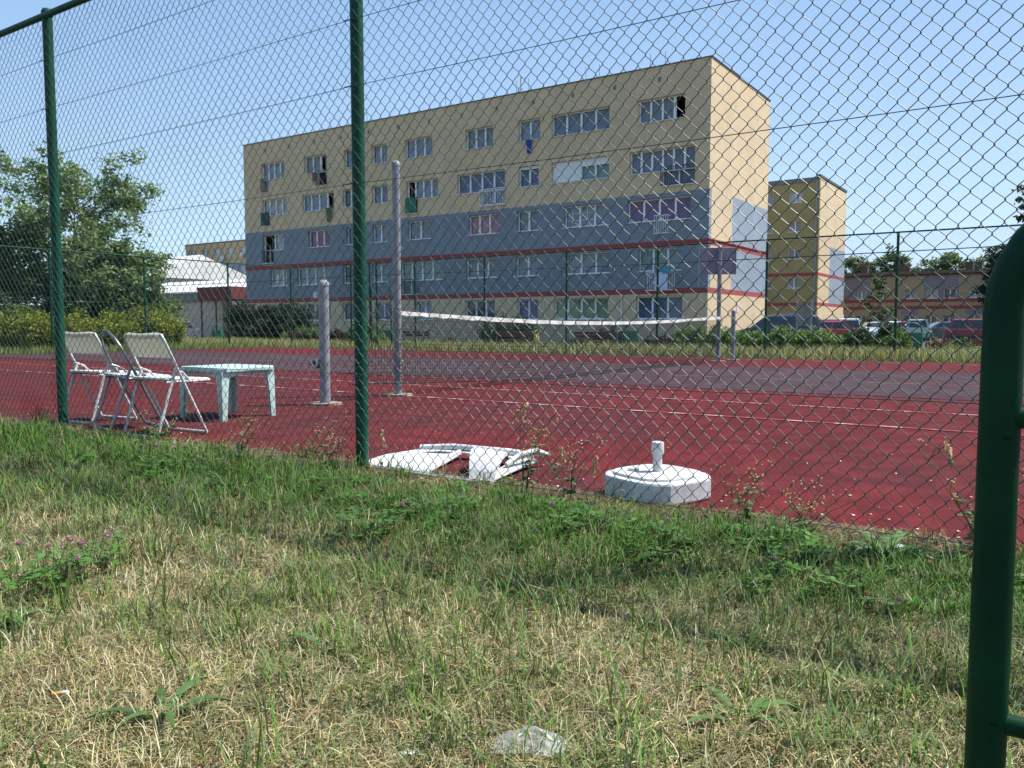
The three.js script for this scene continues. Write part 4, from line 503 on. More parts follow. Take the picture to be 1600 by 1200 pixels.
function tree(label, pos, o, seed, group) {
  const r = rng(seed), t = thing('tree', label, 'tree', pos, 0, group), tr = new MB(), cr = new MB(), H = o.h, lean = o.lean ?? [0, 0];
  const axis = (s) => [lean[0] * s * s + 0.12 * Math.sin(s * 5 + seed), H * s, lean[1] * s * s + 0.1 * Math.cos(s * 4 + seed)];
  { const pts = [], rad = []; for (let k = 0; k <= 8; k++) { pts.push(axis(k / 8 * 0.92)); rad.push(o.trunk * (1 - 0.93 * Math.pow(k / 8, 0.8))); } pts[0][1] = -0.2; tr.tube(pts, rad, 9); }
  const nb = o.branches; for (let k = 0; k < nb; k++) {
    const s = o.from + (1 - o.from) * Math.pow((k + r()) / nb, 0.9) * 0.93, A = axis(s), az = k * 2.4 + r() * 0.9, up = o.rise * (0.3 + 1.3 * s) + (r() - 0.5) * 0.8, prof = Math.sin(Math.PI * Math.min(1, 0.12 + 0.88 * Math.pow((1 - (s - o.from) / (1 - o.from)), 0.75)) * 0.62), len = o.r * (0.45 + 0.75 * prof) * (0.7 + 0.5 * r());
    const dir = V(Math.cos(az), up, Math.sin(az)).normalize(), pts = [], rad = [], nseg = 6; for (let q = 0; q <= nseg; q++) { const u = q / nseg, dr = (o.droop ?? 0.1) * len * u * u; pts.push([A[0] + dir.x * len * u + 0.12 * Math.sin(u * 6 + k), A[1] + dir.y * len * u - dr, A[2] + dir.z * len * u + 0.1 * Math.cos(u * 5 + k)]); rad.push(Math.max(0.006, o.trunk * 0.28 * (1 - s * 0.6) * (1 - 0.9 * u))); } tr.tube(pts, rad, 5, { caps: false });
    const nc = Math.max(3, Math.round(o.leaves / nb / 46 * (0.6 + len / o.r * 0.6))); // clumps on twigs
    for (let q = 0; q < nc; q++) {
      const u = 0.24 + 0.78 * Math.pow(r(), 0.8), f = Math.min(u, 1) * nseg, i = Math.min(nseg - 1, Math.floor(f)), w = f - i, B = [0, 1, 2].map((e) => pts[i][e] + (pts[i + 1][e] - pts[i][e]) * w), g = () => (r() + r() + r() - 1.5) * o.plume * 1.5;
      const C = [B[0] + g() + dir.x * 0.12, B[1] + g() * 0.75 + 0.06, B[2] + g() + dir.z * 0.12]; tr.tube([B, C], [0.009, 0.003], 3, { caps: false });
      const cr2 = o.plume * (0.45 + 0.35 * r()), n = 30 + Math.floor(r() * 32), tone = tint(o.col, r, 0.35);
      for (let e = 0; e < n; e++) { const h = () => (r() + r() + r() - 1.5) * cr2 * 1.1, p = V(C[0] + h() + dir.x * h(), C[1] + h() * 0.7 - 0.1 * cr2, C[2] + h() + dir.z * h()); leafQuad(cr, p, V(r() - 0.5, r() * 0.9 + 0.1, r() - 0.5).normalize(), o.leaf, r, tint(tone, r, 0.4), o.hang ?? 0.2); }
    }
  }
  tr.build('trunk', M.bark, t); cr.build('crown', M.leaf, t); return t;
}
const GT = [0.085, 0.135, 0.045];
tree('broad tree with plume-like branches rising above the left hedge', [-33.2, -0.3, -17.6], { h: 6.5, trunk: 0.16, branches: 40, from: 0.18, r: 3.2, rise: 0.75, droop: 0.06, leaves: 17000, plume: 0.42, leaf: 0.14, col: [0.23, 0.31, 0.125] }, 11);
tree('tall leafy tree cut off by the left edge', [-36.5, -0.3, -13.2], { h: 6.9, trunk: 0.16, branches: 30, from: 0.2, r: 2.9, rise: 0.75, droop: 0.06, leaves: 11000, plume: 0.45, leaf: 0.14, col: [0.22, 0.30, 0.115] }, 12);
tree('rounded bright green tree at the right end of the left hedge', [-32.4, -0.3, -19.3], { h: 4.1, trunk: 0.08, branches: 30, from: 0.1, r: 1.6, rise: 0.5, droop: 0.3, leaves: 12000, plume: 0.34, leaf: 0.12, col: [0.14, 0.22, 0.06], hang: 0.5 }, 13);
tree('dark bushy tree behind the left fence post', [-33.6, -0.3, -14.2], { h: 4.4, trunk: 0.1, branches: 26, from: 0.08, r: 2.0, rise: 0.5, droop: 0.1, leaves: 10000, plume: 0.45, leaf: 0.15, col: [0.09, 0.145, 0.05] }, 14);
tree('dark bushy tree between the hedge and the white hall', [-35.2, -0.3, -18.4], { h: 3.8, trunk: 0.1, branches: 24, from: 0.06, r: 2.0, rise: 0.4, droop: 0.1, leaves: 9000, plume: 0.45, leaf: 0.15, col: [0.085, 0.14, 0.05] }, 15);
tree('dark conifer in front of the maroon canopy', [-40.5, -0.37, -32.2], { h: 2.0, trunk: 0.09, branches: 40, from: 0.04, r: 1.35, rise: 0.3, droop: 0.0, leaves: 9000, plume: 0.28, leaf: 0.12, col: [0.035, 0.06, 0.03] }, 16);
tree('dark conifer hiding the kiosk at the foot of the block', [-38.0, -0.37, -32.8], { h: 1.9, trunk: 0.09, branches: 40, from: 0.04, r: 1.35, rise: 0.3, droop: 0.0, leaves: 9000, plume: 0.28, leaf: 0.12, col: [0.035, 0.058, 0.03] }, 17);
tree('drooping birch at the right edge above the green hoop', [1.0, -0.4, -82], { h: 15.5, trunk: 0.2, branches: 40, from: 0.2, r: 4.6, rise: 0.6, droop: 0.6, leaves: 14000, plume: 0.6, leaf: 0.3, col: [0.06, 0.10, 0.035], hang: 0.7 }, 18);
tree('dark tree beside the end of the low building', [-4.6, -0.4, -91], { h: 8.4, trunk: 0.16, branches: 30, from: 0.2, r: 2.2, rise: 0.5, droop: 0.3, leaves: 8000, plume: 0.5, leaf: 0.26, col: [0.04, 0.075, 0.03] }, 19);
tree('thin young tree with few leaves in front of the low building', [-8.0, -0.37, -46.5], { h: 3.6, trunk: 0.035, branches: 16, from: 0.2, r: 0.6, rise: 1.0, droop: 0.1, leaves: 800, plume: 0.16, leaf: 0.1, col: [0.10, 0.16, 0.04] }, 20);
{ const spots = [[-37, 11.5], [-33, 12.6], [-30, 11.8], [-27, 13.4], [-23.5, 12.3], [-20, 13.2], [-16, 11.6], [-12.5, 12.8], [-9, 11.6], [-5, 13.0], [0, 13.5], [6, 13], [12, 14]]; const lab = ['leafy tree behind the ochre block', 'tree top at the corner of the ochre block', 'small tree top left of the first chimney', 'rounded tree above the first chimney of the low building', 'green tree between the first two chimneys', 'tall green tree above the middle of the low roof', 'tree with gaps right of the tallest roof tree', 'tree top left of the paired chimneys', 'tree top right of the paired chimneys', 'dark tree behind the roof end of the low building', 'dense tree beyond the right birch', 'tree far right behind the birch', 'tree at the far right of the background row'];
  spots.forEach(([x, hh], k) => { const h = hh * 0.80; tree(lab[k], [x, -0.4, -126 - 6 * hash2(k, 4)], { h, trunk: 0.18, branches: 26, from: 0.25, r: 3.0, rise: 0.6, droop: 0.15, leaves: 5200, plume: 0.75, leaf: 0.36, col: [0.12 + 0.03 * hash2(k, 1), 0.17 + 0.03 * hash2(k, 2), 0.065] }, 40 + k, 'trees behind the low building'); }); }
function shrub(label, pos, o, seed, group) { // twiggy bush: many stems from the base, leaves along them
  const r = rng(seed), t = thing('shrub', label, 'shrub', pos, 0, group), st = new MB(), lf = new MB(); const ns = o.stems;
  for (let k = 0; k < ns; k++) { const az = r() * 6.283, sp = Math.sqrt(r()), bx = Math.cos(az) * sp * o.rx * 0.75, bz = Math.sin(az) * sp * o.rz * 0.75, h = o.h * (0.62 + 0.4 * r()) * (1 - 0.35 * sp * sp * (o.round ?? 1)), ex = bx * 1.3 + (r() - 0.5) * 0.25, ez = bz * 1.3 + (r() - 0.5) * 0.25, pts = [[bx * 0.8, 0, bz * 0.8], [bx, h * 0.5, bz], [ex, h, ez]]; st.tube(pts, [0.012, 0.008, 0.003], 3, { caps: false });
    const nl = Math.round(o.leaves / ns); for (let q = 0; q < nl; q++) { const u = (o.low ?? 0.08) + (1 - (o.low ?? 0.08)) * Math.pow(r(), 0.8), a = u < 0.5 ? 0 : 1, w = (u - a * 0.5) * 2, p = V(pts[a][0] + (pts[a + 1][0] - pts[a][0]) * w, u * h, pts[a][2] + (pts[a + 1][2] - pts[a][2]) * w), g = () => (r() + r() - 1) * o.fluff; p.add(V(g(), g() * 0.6, g())); if (p.y < 0.02) p.y = 0.02; const top = u > 0.72 && r() < (o.flower ?? 0); leafQuad(lf, p, V(r() - 0.5, r() * 0.9, r() - 0.5).normalize(), o.leaf, r, top ? tint(o.fcol, r, 0.3) : tint(o.col, r, 0.55), o.hang ?? -0.1); } }
  st.build('stem', M.bark, t); lf.build('foliage', M.leaf, t); return t;
}
{ // yellow-green hedge outside the left fence, a row of separate bushes
  const lab = ['yellow-green hedge bush at the far left edge', 'yellow-green hedge bush second from the left edge', 'yellow-green hedge bush left of the left fence post', 'yellow-green hedge bush behind the left fence post', 'yellow-green hedge bush right of the left fence post', 'yellow-green hedge bush above the chair behind the post', 'yellow-green hedge bush above the bare chair frame', 'yellow-green hedge bush above the nearest white chair', 'yellow-green hedge bush at the right end of the hedge'];
  for (let k = 0; k < 9; k++) shrub(lab[k], [-26.2 - 0.7 * hash2(k, 3), -0.08, -9.4 - k * 0.985], { rx: 0.85, rz: 0.72, h: 1.35 + 0.35 * hash2(k, 8), stems: 60, leaves: 4200, fluff: 0.16, leaf: 0.085, col: k % 3 === 1 ? [0.15, 0.20, 0.035] : [0.22, 0.27, 0.03], flower: 0.5, fcol: [0.30, 0.32, 0.03], low: 0.02 }, 100 + k, 'yellow-green hedge bushes beside the left fence');
}
const low = (label, x, z, o, seed, group) => shrub(label, [x, groundY(x, z) - 0.02, z], o, seed, group);
const feather = { rx: 0.75, rz: 0.5, h: 0.95, stems: 60, leaves: 5200, fluff: 0.11, leaf: 0.075, col: [0.20, 0.30, 0.085], hang: -0.7 };
['feathery green shrub at the foot of the sunlit gable', 'feathery green shrub between the two far grey poles', 'feathery green shrub left of the far fence post by the blue car', 'feathery green shrub right of the far fence post by the blue car', 'feathery green shrub below the tail of the blue car'].forEach((l, k) => low(l, -9.9 + k * 0.98, -24.9 - 0.4 * hash2(k, 2), { ...feather, h: 0.8 + 0.25 * hash2(k, 9) }, 200 + k, 'feathery shrubs behind the far fence'));
low('round dark green shrub right of the pale paving', -4.95, -25.6, { ...feather, rx: 0.62, h: 1.0, col: [0.05, 0.095, 0.03], leaves: 4200 }, 210); low('dark green shrub left of the far right fence post', -4.0, -25.0, { ...feather, rx: 0.4, h: 0.98, col: [0.045, 0.09, 0.03] }, 211); low('bright green shrub between the fence post and the litter bin', -3.55 - 0.2, -24.4, { ...feather, rx: 0.3, h: 0.8, col: [0.12, 0.20, 0.04] }, 212); low('small round green shrub in front of the red wagon', -2.2, -25.2, { ...feather, rx: 0.36, h: 0.62, col: [0.07, 0.12, 0.035], leaves: 2400 }, 213); low('brown dry shrub beside the small green hoop', -2.85, -25.6, { ...feather, rx: 0.28, h: 0.6, col: [0.20, 0.13, 0.06], leaves: 1800 }, 214);
low('dark red-brown barberry bush left of the short grey post', -25.6, -24.4, { ...feather, rx: 0.75, h: 0.78, col: [0.075, 0.04, 0.04], hang: 0 }, 220); low('dark red-brown barberry bush farther left by the corner post', -28.0, -24.6, { ...feather, rx: 0.8, h: 0.7, col: [0.085, 0.048, 0.045], hang: 0 }, 221);
low('light green bush behind the two barberry bushes', -30.2, -27.2, { ...feather, rx: 1.9, h: 1.15, col: [0.13, 0.20, 0.055], leaves: 7000, stems: 90 }, 222); low('light green bush directly behind the short grey post', -24.4, -25.0, { ...feather, rx: 0.95, h: 1.15, col: [0.12, 0.20, 0.05], leaves: 5000 }, 223); low('small bright green bush right of the short grey post', -22.6, -23.9, { ...feather, rx: 0.5, h: 0.6, col: [0.15, 0.24, 0.05], leaves: 2400 }, 224);
low('dark green round bush behind the middle of the net', -20.6, -30.2, { ...feather, rx: 1.6, rz: 1.2, h: 1.9, col: [0.03, 0.055, 0.022], leaves: 9000, stems: 90, hang: 0 }, 225); low('dark wine-coloured bush left of the litter bin behind the net', -14.8, -29.0, { ...feather, rx: 0.9, h: 1.2, col: [0.05, 0.03, 0.035], leaves: 4600, hang: 0 }, 226); low('dark wine-coloured bush right of the litter bin behind the net', -12.0, -28.0, { ...feather, rx: 1.0, h: 0.9, col: [0.07, 0.045, 0.04], leaves: 4600, hang: 0 }, 227); low('low reddish bush right of the tall grey pole', -21.5, -27.2, { ...feather, rx: 0.6, h: 0.6, col: [0.11, 0.055, 0.045], hang: 0 }, 228); low('grey-green low bush at the foot of the facade behind the net', -16.8, -31.5, { ...feather, rx: 1.5, h: 0.9, col: [0.05, 0.06, 0.05], leaves: 5200, hang: 0 }, 229);

// ------------------------------------------------------------------ grass, weeds, litter
function blade(mb, x, z, az, h, w, bend, col, seg = 3, y0 = 0) { // one curved, tapering blade
  const dx = Math.cos(az), dz = Math.sin(az), sx = -dz, sz = dx; mb.col = col; const at = mb.count; let px = x, py = y0, pz = z, ang = Math.PI / 2;
  for (let k = 0; k <= seg; k++) { const t = k / seg, ww = w * (k === seg ? 0 : 1 - 0.45 * t * t), nx = -dx * Math.sin(ang) * 1, ny = Math.cos(ang), nn = V(dx * -Math.cos(ang + Math.PI / 2) * -1, Math.abs(Math.cos(ang)) + 0.35, dz * -Math.cos(ang + Math.PI / 2) * -1).normalize(); if (k === seg) mb.v(px, py, pz, nn.x, nn.y, nn.z); else { mb.v(px - sx * ww, py, pz - sz * ww, nn.x, nn.y, nn.z); mb.v(px + sx * ww, py, pz + sz * ww, nn.x, nn.y, nn.z); } const l = h / seg; px += dx * Math.cos(ang) * l; pz += dz * Math.cos(ang) * l; py += Math.sin(ang) * l; ang -= bend / seg; if (py < 0.004) py = 0.004; }
  for (let k = 0; k < seg - 1; k++) { const a = at + k * 2; mb.i.push(a, a + 1, a + 3, a, a + 3, a + 2); } const a = at + (seg - 1) * 2; mb.i.push(a, a + 1, a + 2);
}
const GREEN = [0.115, 0.195, 0.04], LUSH = [0.075, 0.185, 0.022], STRAW = [0.36, 0.305, 0.15], PALE = [0.52, 0.47, 0.29], BLUE = [0.13, 0.185, 0.085];
function tuft(seed, n, rad, h, w, bend, cols) { const r = rng(seed), mb = new MB(); for (let k = 0; k < n; k++) { const az = r() * 6.283, d = Math.sqrt(r()) * rad, c = cols[Math.floor(r() * cols.length)]; blade(mb, Math.cos(az) * d, Math.sin(az) * d, az + (r() - 0.5) * 2.6, h * (0.45 + 0.75 * r()), w * (0.7 + 0.6 * r()), bend * (0.3 + 1.1 * r()), tint(c, r, 0.45)); } return mb.geometry(); }
function thatch(seed, n, rad, l, w, cols) { const r = rng(seed), mb = new MB(); for (let k = 0; k < n; k++) { const az = r() * 6.283, d = Math.sqrt(r()) * rad, x = Math.cos(az) * d, z = Math.sin(az) * d, a = r() * 6.283, len = l * (0.4 + 0.9 * r()), y = 0.004 + 0.022 * r(), e = (r() - 0.35) * 0.025; mb.col = tint(cols[Math.floor(r() * cols.length)], r, 0.5); const dx = Math.cos(a) * len, dz = Math.sin(a) * len, sx = -Math.sin(a) * w, sz = Math.cos(a) * w, cy = y + 0.012 * r(); const q = [[x, y, z], [x + dx * 0.5 + sx * 4 * (r() - 0.5), cy, z + dz * 0.5 + sz * 4 * (r() - 0.5)], [x + dx, Math.max(0.002, y + e), z + dz]], at = mb.count; for (const p of q) { mb.v(p[0] - sx, p[1], p[2] - sz, 0, 1, 0); mb.v(p[0] + sx, p[1], p[2] + sz, 0, 1, 0); } mb.i.push(at, at + 1, at + 3, at, at + 3, at + 2, at + 2, at + 3, at + 5, at + 2, at + 5, at + 4); } return mb.geometry(); }
function cloverClump(seed, n, rad, h) { const r = rng(seed), mb = new MB(); for (let k = 0; k < n; k++) { const az = r() * 6.283, d = Math.sqrt(r()) * rad, x = Math.cos(az) * d, z = Math.sin(az) * d, y = h * (0.4 + 0.7 * r()), c = tint(LUSH, r, 0.5), tx = x + (r() - 0.5) * 0.03, tz = z + (r() - 0.5) * 0.03; mb.col = [0.10, 0.15, 0.05]; mb.tube([[x, 0, z], [tx, y, tz]], 0.0012, 3, { caps: false }); const a0 = r() * 6.283; for (let q = 0; q < 3; q++) { const a = a0 + q * 2.094, L = 0.016 + 0.012 * r(), dx = Math.cos(a), dz = Math.sin(a), up = (r() - 0.2) * 0.5; mb.col = c; const P = (u, s) => [tx + dx * L * u - dz * L * s, y + up * L * u - 0.15 * Math.abs(s) * L, tz + dz * L * u + dx * L * s], at = mb.count; for (const p of [P(0, 0), P(0.5, -0.42), P(0.95, -0.3), P(1, 0), P(0.95, 0.3), P(0.5, 0.42)]) mb.v(p[0], p[1], p[2], (r() - 0.5) * 0.3, 1, (r() - 0.5) * 0.3); mb.i.push(at, at + 2, at + 1, at, at + 3, at + 2, at, at + 4, at + 3, at, at + 5, at + 4); } } return mb.geometry(); }
function rosette(seed, n, len, wid) { const r = rng(seed), mb = new MB(); for (let k = 0; k < n; k++) { const a = k / n * 6.283 + r() * 0.7, L = len * (0.6 + 0.6 * r()), up = 0.5 + 0.8 * r(), c = tint([0.095, 0.175, 0.05], r, 0.5), dx = Math.cos(a), dz = Math.sin(a), at = mb.count, seg = 5; mb.col = c; for (let q = 0; q <= seg; q++) { const u = q / seg, w = wid * Math.sin(Math.PI * Math.min(1, 0.08 + 0.92 * Math.pow(u, 0.8))) * (0.8 + 0.3 * noise(q * 1.7, k)), y = Math.max(0.004, L * up * (u - 0.75 * u * u)), R2 = L * u * 0.9; mb.v(dx * R2 - dz * w, y + 0.004, dz * R2 + dx * w, -dz * 0.3, 1, dx * 0.3); mb.v(dx * R2, y, dz * R2, 0, 1, 0); mb.v(dx * R2 + dz * w, y + 0.004, dz * R2 - dx * w, dz * 0.3, 1, -dx * 0.3); } for (let q = 0; q < seg; q++) { const b = at + q * 3; mb.i.push(b, b + 4, b + 1, b, b + 3, b + 4, b + 1, b + 5, b + 2, b + 1, b + 4, b + 5); } } return mb.geometry(); }
{
  const r = rng(5), FWD = [-0.559, -0.829], RT = [0.829, -0.559];
  const greens = [0, 1, 2].map((k) => tuft(300 + k, 18, 0.055, 0.095, 0.0014, 2.3, [GREEN, GREEN, LUSH, BLUE, BLUE, [0.20, 0.23, 0.09]])), lush = [0, 1].map((k) => tuft(320 + k, 18, 0.06, 0.115, 0.002, 1.9, [LUSH, GREEN, LUSH, LUSH, [0.17, 0.25, 0.06]])), dries = [0, 1, 2].map((k) => tuft(330 + k, 20, 0.06, 0.07, 0.00095, 3.0, [STRAW, PALE, STRAW, PALE, GREEN, BLUE, [0.22, 0.15, 0.07]])), th = [0, 1, 2].map((k) => thatch(340 + k, 30, 0.075, 0.08, 0.0009, [STRAW, PALE, [0.22, 0.16, 0.08], [0.15, 0.15, 0.06], [0.13, 0.09, 0.05]])), clov = [0, 1].map((k) => cloverClump(350 + k, 12, 0.06, 0.07)), longs = [0, 1, 2].map((k) => tuft(370 + k, 7, 0.03, 0.16, 0.0018, 2.1, [GREEN, BLUE, LUSH, GREEN, [0.22, 0.26, 0.11], [0.20, 0.20, 0.09]]));
  const L = { g: [[], [], []], l: [[], []], d: [[], [], []], t: [[], [], []], c: [[], []], p: [[], [], []] }, pick = (a) => a[Math.floor(r() * a.length)];
  const cell = (step, d0, d1) => { // jittered grid over the part of the lawn between d0 and d1 metres from the viewer
    for (let x = -15; x < 5; x += step) for (let z = -3.3; z < 1.6; z += step) {
      const X = x + (r() - 0.5) * step * 1.3, Z = z + (r() - 0.5) * step * 1.3, f = X * FWD[0] + Z * FWD[1], s = X * RT[0] + Z * RT[1]; if (f < 0.35 || Math.abs(s) > f * 0.78 + 1.7) continue; const d = Math.hypot(f, s); if (d < d0 || d >= d1) continue;
      const near = smooth(-1.9, -2.75, Z), n = fbm(X * 0.9 + 2, Z * 0.9 + 5), m = noise(X * 3.1 + 60, Z * 3.1), left = smooth(-1.5, -4.5, X), bare = noise(X * 2.2 + 7, Z * 2.2 + 90), edge = smooth(-2.86, -3.12, Z + 0.12 * (noise(X * 2.4, 5) - 0.5)), g = Math.min(1, 0.40 + 0.42 * near + 0.2 * left * (1 - near) + 2.0 * (n - 0.5) + 0.5 * (m - 0.5)), y = lawnY(X, Z), sc = step / 0.055 * 0.55 + 0.45; if (r() < edge * 0.93) { if (r() < 0.35) pick(L.t).push([X, y, Z, r() * 6.28, sc * 0.9, 0, 0, [0.8, 0.7, 0.6]]); continue; }
      if (r() < 0.055) pick(L.p).push([X, y, Z, r() * 6.28, 0.55 + 0.8 * r(), (r() - 0.5) * 0.7, (r() - 0.5) * 0.7]);
      const v = 0.65 + 0.7 * r(), tone = [v * (0.92 + 0.2 * r()), v, v * (0.85 + 0.25 * r())];
      if (r() < 0.75) pick(L.t).push([X, y, Z, r() * 6.28, sc * (0.8 + 0.5 * r()), (r() - 0.5) * 0.2, (r() - 0.5) * 0.2, tone]);
      if (r() < g) { if (near > 0.4 && r() < 0.5) pick(L.l).push([X, y, Z, r() * 6.28, sc * (0.6 + 0.7 * r() * (0.5 + m)), (r() - 0.5) * 0.3, (r() - 0.5) * 0.3, tone]); else pick(L.g).push([X, y, Z, r() * 6.28, sc * (0.7 + 0.8 * r()), (r() - 0.5) * 0.35, (r() - 0.5) * 0.35, tone]); if (near > 0.3 && r() < 0.08 + 0.22 * smooth(0.45, 0.65, noise(X * 2.6 + 20, Z * 2.6))) pick(L.c).push([X, y, Z, r() * 6.28, 0.55 + 0.5 * r(), (r() - 0.5) * 0.5, (r() - 0.5) * 0.5, tone]); }
      else if (r() < 0.8 || bare > 0.3) { pick(L.d).push([X, y, Z, r() * 6.28, sc * (0.7 + 0.7 * r()), (r() - 0.5) * 0.5, (r() - 0.5) * 0.5, tone]); if (r() < 0.22) pick(L.g).push([X, y, Z, r() * 6.28, sc * (0.5 + 0.5 * r()), (r() - 0.5) * 0.6, (r() - 0.5) * 0.6, tone]); }
    }
  };
  cell(0.031, 0, 2.6); cell(0.042, 2.6, 4.6); cell(0.065, 4.6, 12);
  const put = (name, gs, ls, mat) => gs.forEach((g, k) => { const o = copies(name, g, mat, ls[k]); return o; });
  put('green_grass', greens, L.g, M.blade); put('lush_grass', lush, L.l, M.blade); put('dry_grass', dries, L.d, M.straw); put('straw_thatch', th, L.t, M.straw); put('clover_patch', clov, L.c, M.blade); put('long_grass', longs, L.p, M.blade);
  // far strip beyond the court
  const fr = [0, 1].map((k) => tuft(360 + k, 34, 0.16, 0.34, 0.006, 0.9, [[0.26, 0.29, 0.10], [0.36, 0.34, 0.16], [0.18, 0.24, 0.07], [0.44, 0.40, 0.22]])), F = [[], []];
  for (let x = -34; x < 12; x += 0.24) for (let z = -29; z < -19.75; z += 0.3) { const X = x + (r() - 0.5) * 0.3, Z = z + (r() - 0.5) * 0.3; if (Math.abs(Z + 21.2) < 0.05 || (X > -10.2 && X < -5.6 && Z < -29.3)) continue; const n = fbm(X * 0.5, Z * 0.5), v = 0.75 + 0.5 * n; if (n > 0.28) pick(F).push([X, groundY(X, Z), Z, r() * 6.28, (0.45 + 0.6 * r()) * (0.7 + 0.6 * n), 0, 0, [v * (0.85 + 0.3 * r()), v, v * 0.9]]); }
  for (let x = -34; x < -24.1; x += 0.22) for (let z = -19.6; z < -6; z += 0.3) { const X = x + (r() - 0.5) * 0.3, Z = z + (r() - 0.5) * 0.3; pick(F).push([X, groundY(X, Z), Z, r() * 6.28, 0.4 + 0.5 * r(), 0, 0, [0.75, 0.9, 0.7]]); }
  put('rough_grass', fr, F, M.blade);
  // fallen bits on the court
  const bit = new MB(); bit.quad([-0.01, 0, -0.004], [-0.008, 0.003, 0.005], [0.012, 0.001, 0.003], [0.008, 0.004, -0.004]); const bits = []; for (let k = 0; k < 420; k++) { const Z = -3.42 - 2.6 * Math.pow(r(), 2.2), X = -9 + 10.5 * r(); bits.push([X, 0.003, Z, r() * 6.28, 0.35 + 0.75 * r(), 0, 0, r() < 0.3 ? [0.8, 0.78, 0.7] : [0.5, 0.36, 0.22]]); } copies('leaf_litter', bit.geometry(), std(1, 1, 1, 0.9, { side: THREE.DoubleSide }), bits);
}
// single weeds that stand out
function stalk(mb, x, z, h, lean, az, r0, col, y0 = 0) { mb.col = col; const dx = Math.cos(az) * lean, dz = Math.sin(az) * lean, pts = []; for (let k = 0; k <= 5; k++) { const t = k / 5; pts.push([x + dx * t * t + 0.006 * Math.sin(t * 7 + x * 30), y0 + h * t, z + dz * t * t + 0.006 * Math.cos(t * 6 + z * 20)]); } mb.tube(pts, [1, 0.9, 0.8, 0.7, 0.55, 0.4].map((k) => k * r0), 4, { caps: false }); return pts; }
const weedMat = M.blade;
function ragwort(label, x, z, h, seed, yellow = 0.6) {
  const r = rng(seed), t = thing('flowering_weed', label, 'weed', [x, lawnY(x, z) - 0.005, z], 0, 'flowering weeds along the fence'), st = new MB(), fl = new MB();
  for (let k = 0; k < 5; k++) { const a = r() * 6.28, hh = h * (0.65 + 0.4 * r()), pts = stalk(st, Math.cos(a) * 0.02, Math.sin(a) * 0.02, hh, 0.10 + 0.12 * r(), a, 0.0024, [0.12, 0.15, 0.06]); for (let b = 0; b < 5; b++) { const q = pts[2 + Math.floor(r() * 4)], a2 = r() * 6.28, l = 0.03 + 0.06 * r(), e = [q[0] + Math.cos(a2) * l * 0.7, q[1] + l, q[2] + Math.sin(a2) * l * 0.7]; st.tube([q, e], 0.0011, 3, { caps: false }); for (let f = 0; f < 3; f++) { fl.col = r() < yellow ? [0.62, 0.42, 0.04] : [0.45, 0.38, 0.22]; fl.geo(new THREE.IcosahedronGeometry(0.0024 + 0.0022 * r(), 0), new THREE.Matrix4().makeTranslation(e[0] + (r() - 0.5) * 0.03, e[1] + (r() - 0.5) * 0.02, e[2] + (r() - 0.5) * 0.03)); } } for (let b = 0; b < 9; b++) { const q = pts[Math.floor(r() * 4)]; leafQuad(st, V(q[0], q[1] + 0.01, q[2]), V(r() - 0.5, 1, r() - 0.5).normalize(), 0.035, r, tint([0.11, 0.17, 0.06], r, 0.5), 0.2); } }
  st.build('stem', weedMat, t); fl.build('flower_head', std(1, 1, 1, 0.85, { vertexColors: true }), t);
}
ragwort('tall yellow-flowered weed between the overturned chair and the parasol base', -2.10, -3.2, 0.40, 501, 0.55); ragwort('drying weed with pale heads left of the parasol base', -1.84, -3.19, 0.24, 502, 0.2); ragwort('small yellow weed right of the parasol base', -1.02, -3.2, 0.2, 503, 0.3); ragwort('wispy seed-headed weed halfway to the green hoop', -0.78, -3.17, 0.17, 504, 0.25); ragwort('thin dry weed at the foot of the middle fence post', -3.3, -3.13, 0.3, 505, 0.1); ragwort('leafy weed climbing the fence left of the middle post', -4.15, -3.16, 0.24, 506, 0.15); ragwort('low weed in front of the nearest folding chair', -5.0, -3.15, 0.2, 507, 0.1); ragwort('weed behind the green hoop at the right edge', -0.2, -3.16, 0.3, 508, 0.2);
function barley(label, x, z, h, az, lean, seed, col = [0.50, 0.36, 0.18]) { const r = rng(seed), t = thing('seed_stalk', label, 'grass stalk', [x, lawnY(x, z) - 0.005, z], 0, 'dry seed stalks along the fence'), st = new MB(), hd = new MB(); const pts = stalk(st, 0, 0, h, lean, az, 0.0016, [0.34, 0.26, 0.13]), e = pts[5]; hd.col = col; for (let k = 0; k < 16; k++) { const u = k / 16, q = [e[0] + Math.cos(az) * u * 0.03, e[1] + 0.006 - u * 0.085, e[2] + Math.sin(az) * u * 0.03]; for (const s of [-1, 1]) { leafQuad(hd, V(q[0] + s * 0.003, q[1], q[2]), V(r() - 0.5, 0.3, r() - 0.5).normalize(), 0.014, r, tint(col, r, 0.4), 1.2); } } st.build('stem', M.straw, t); hd.build('seed_head', M.straw, t); }
barley('tall bent seed stalk hanging its head above the white court line', -2.02, -3.22, 0.44, 2.9, 0.06, 521); barley('thin upright seed stalk in front of the net tape', -1.95, -3.2, 0.78, 2.6, 0.05, 522, [0.46, 0.44, 0.2]); barley('broken straw stalk right of the yellow-flowered weed', -1.93, -3.17, 0.26, 0.4, 0.09, 523); barley('short straw stalk leaning on the parasol base', -1.66, -3.2, 0.23, 1.9, 0.05, 524); barley('dry stalk left of the green hoop', -0.36, -3.2, 0.4, 0.4, 0.04, 525); barley('dry stalk right of the middle fence post', -3.02, -3.15, 0.26, 0.3, 0.1, 526);
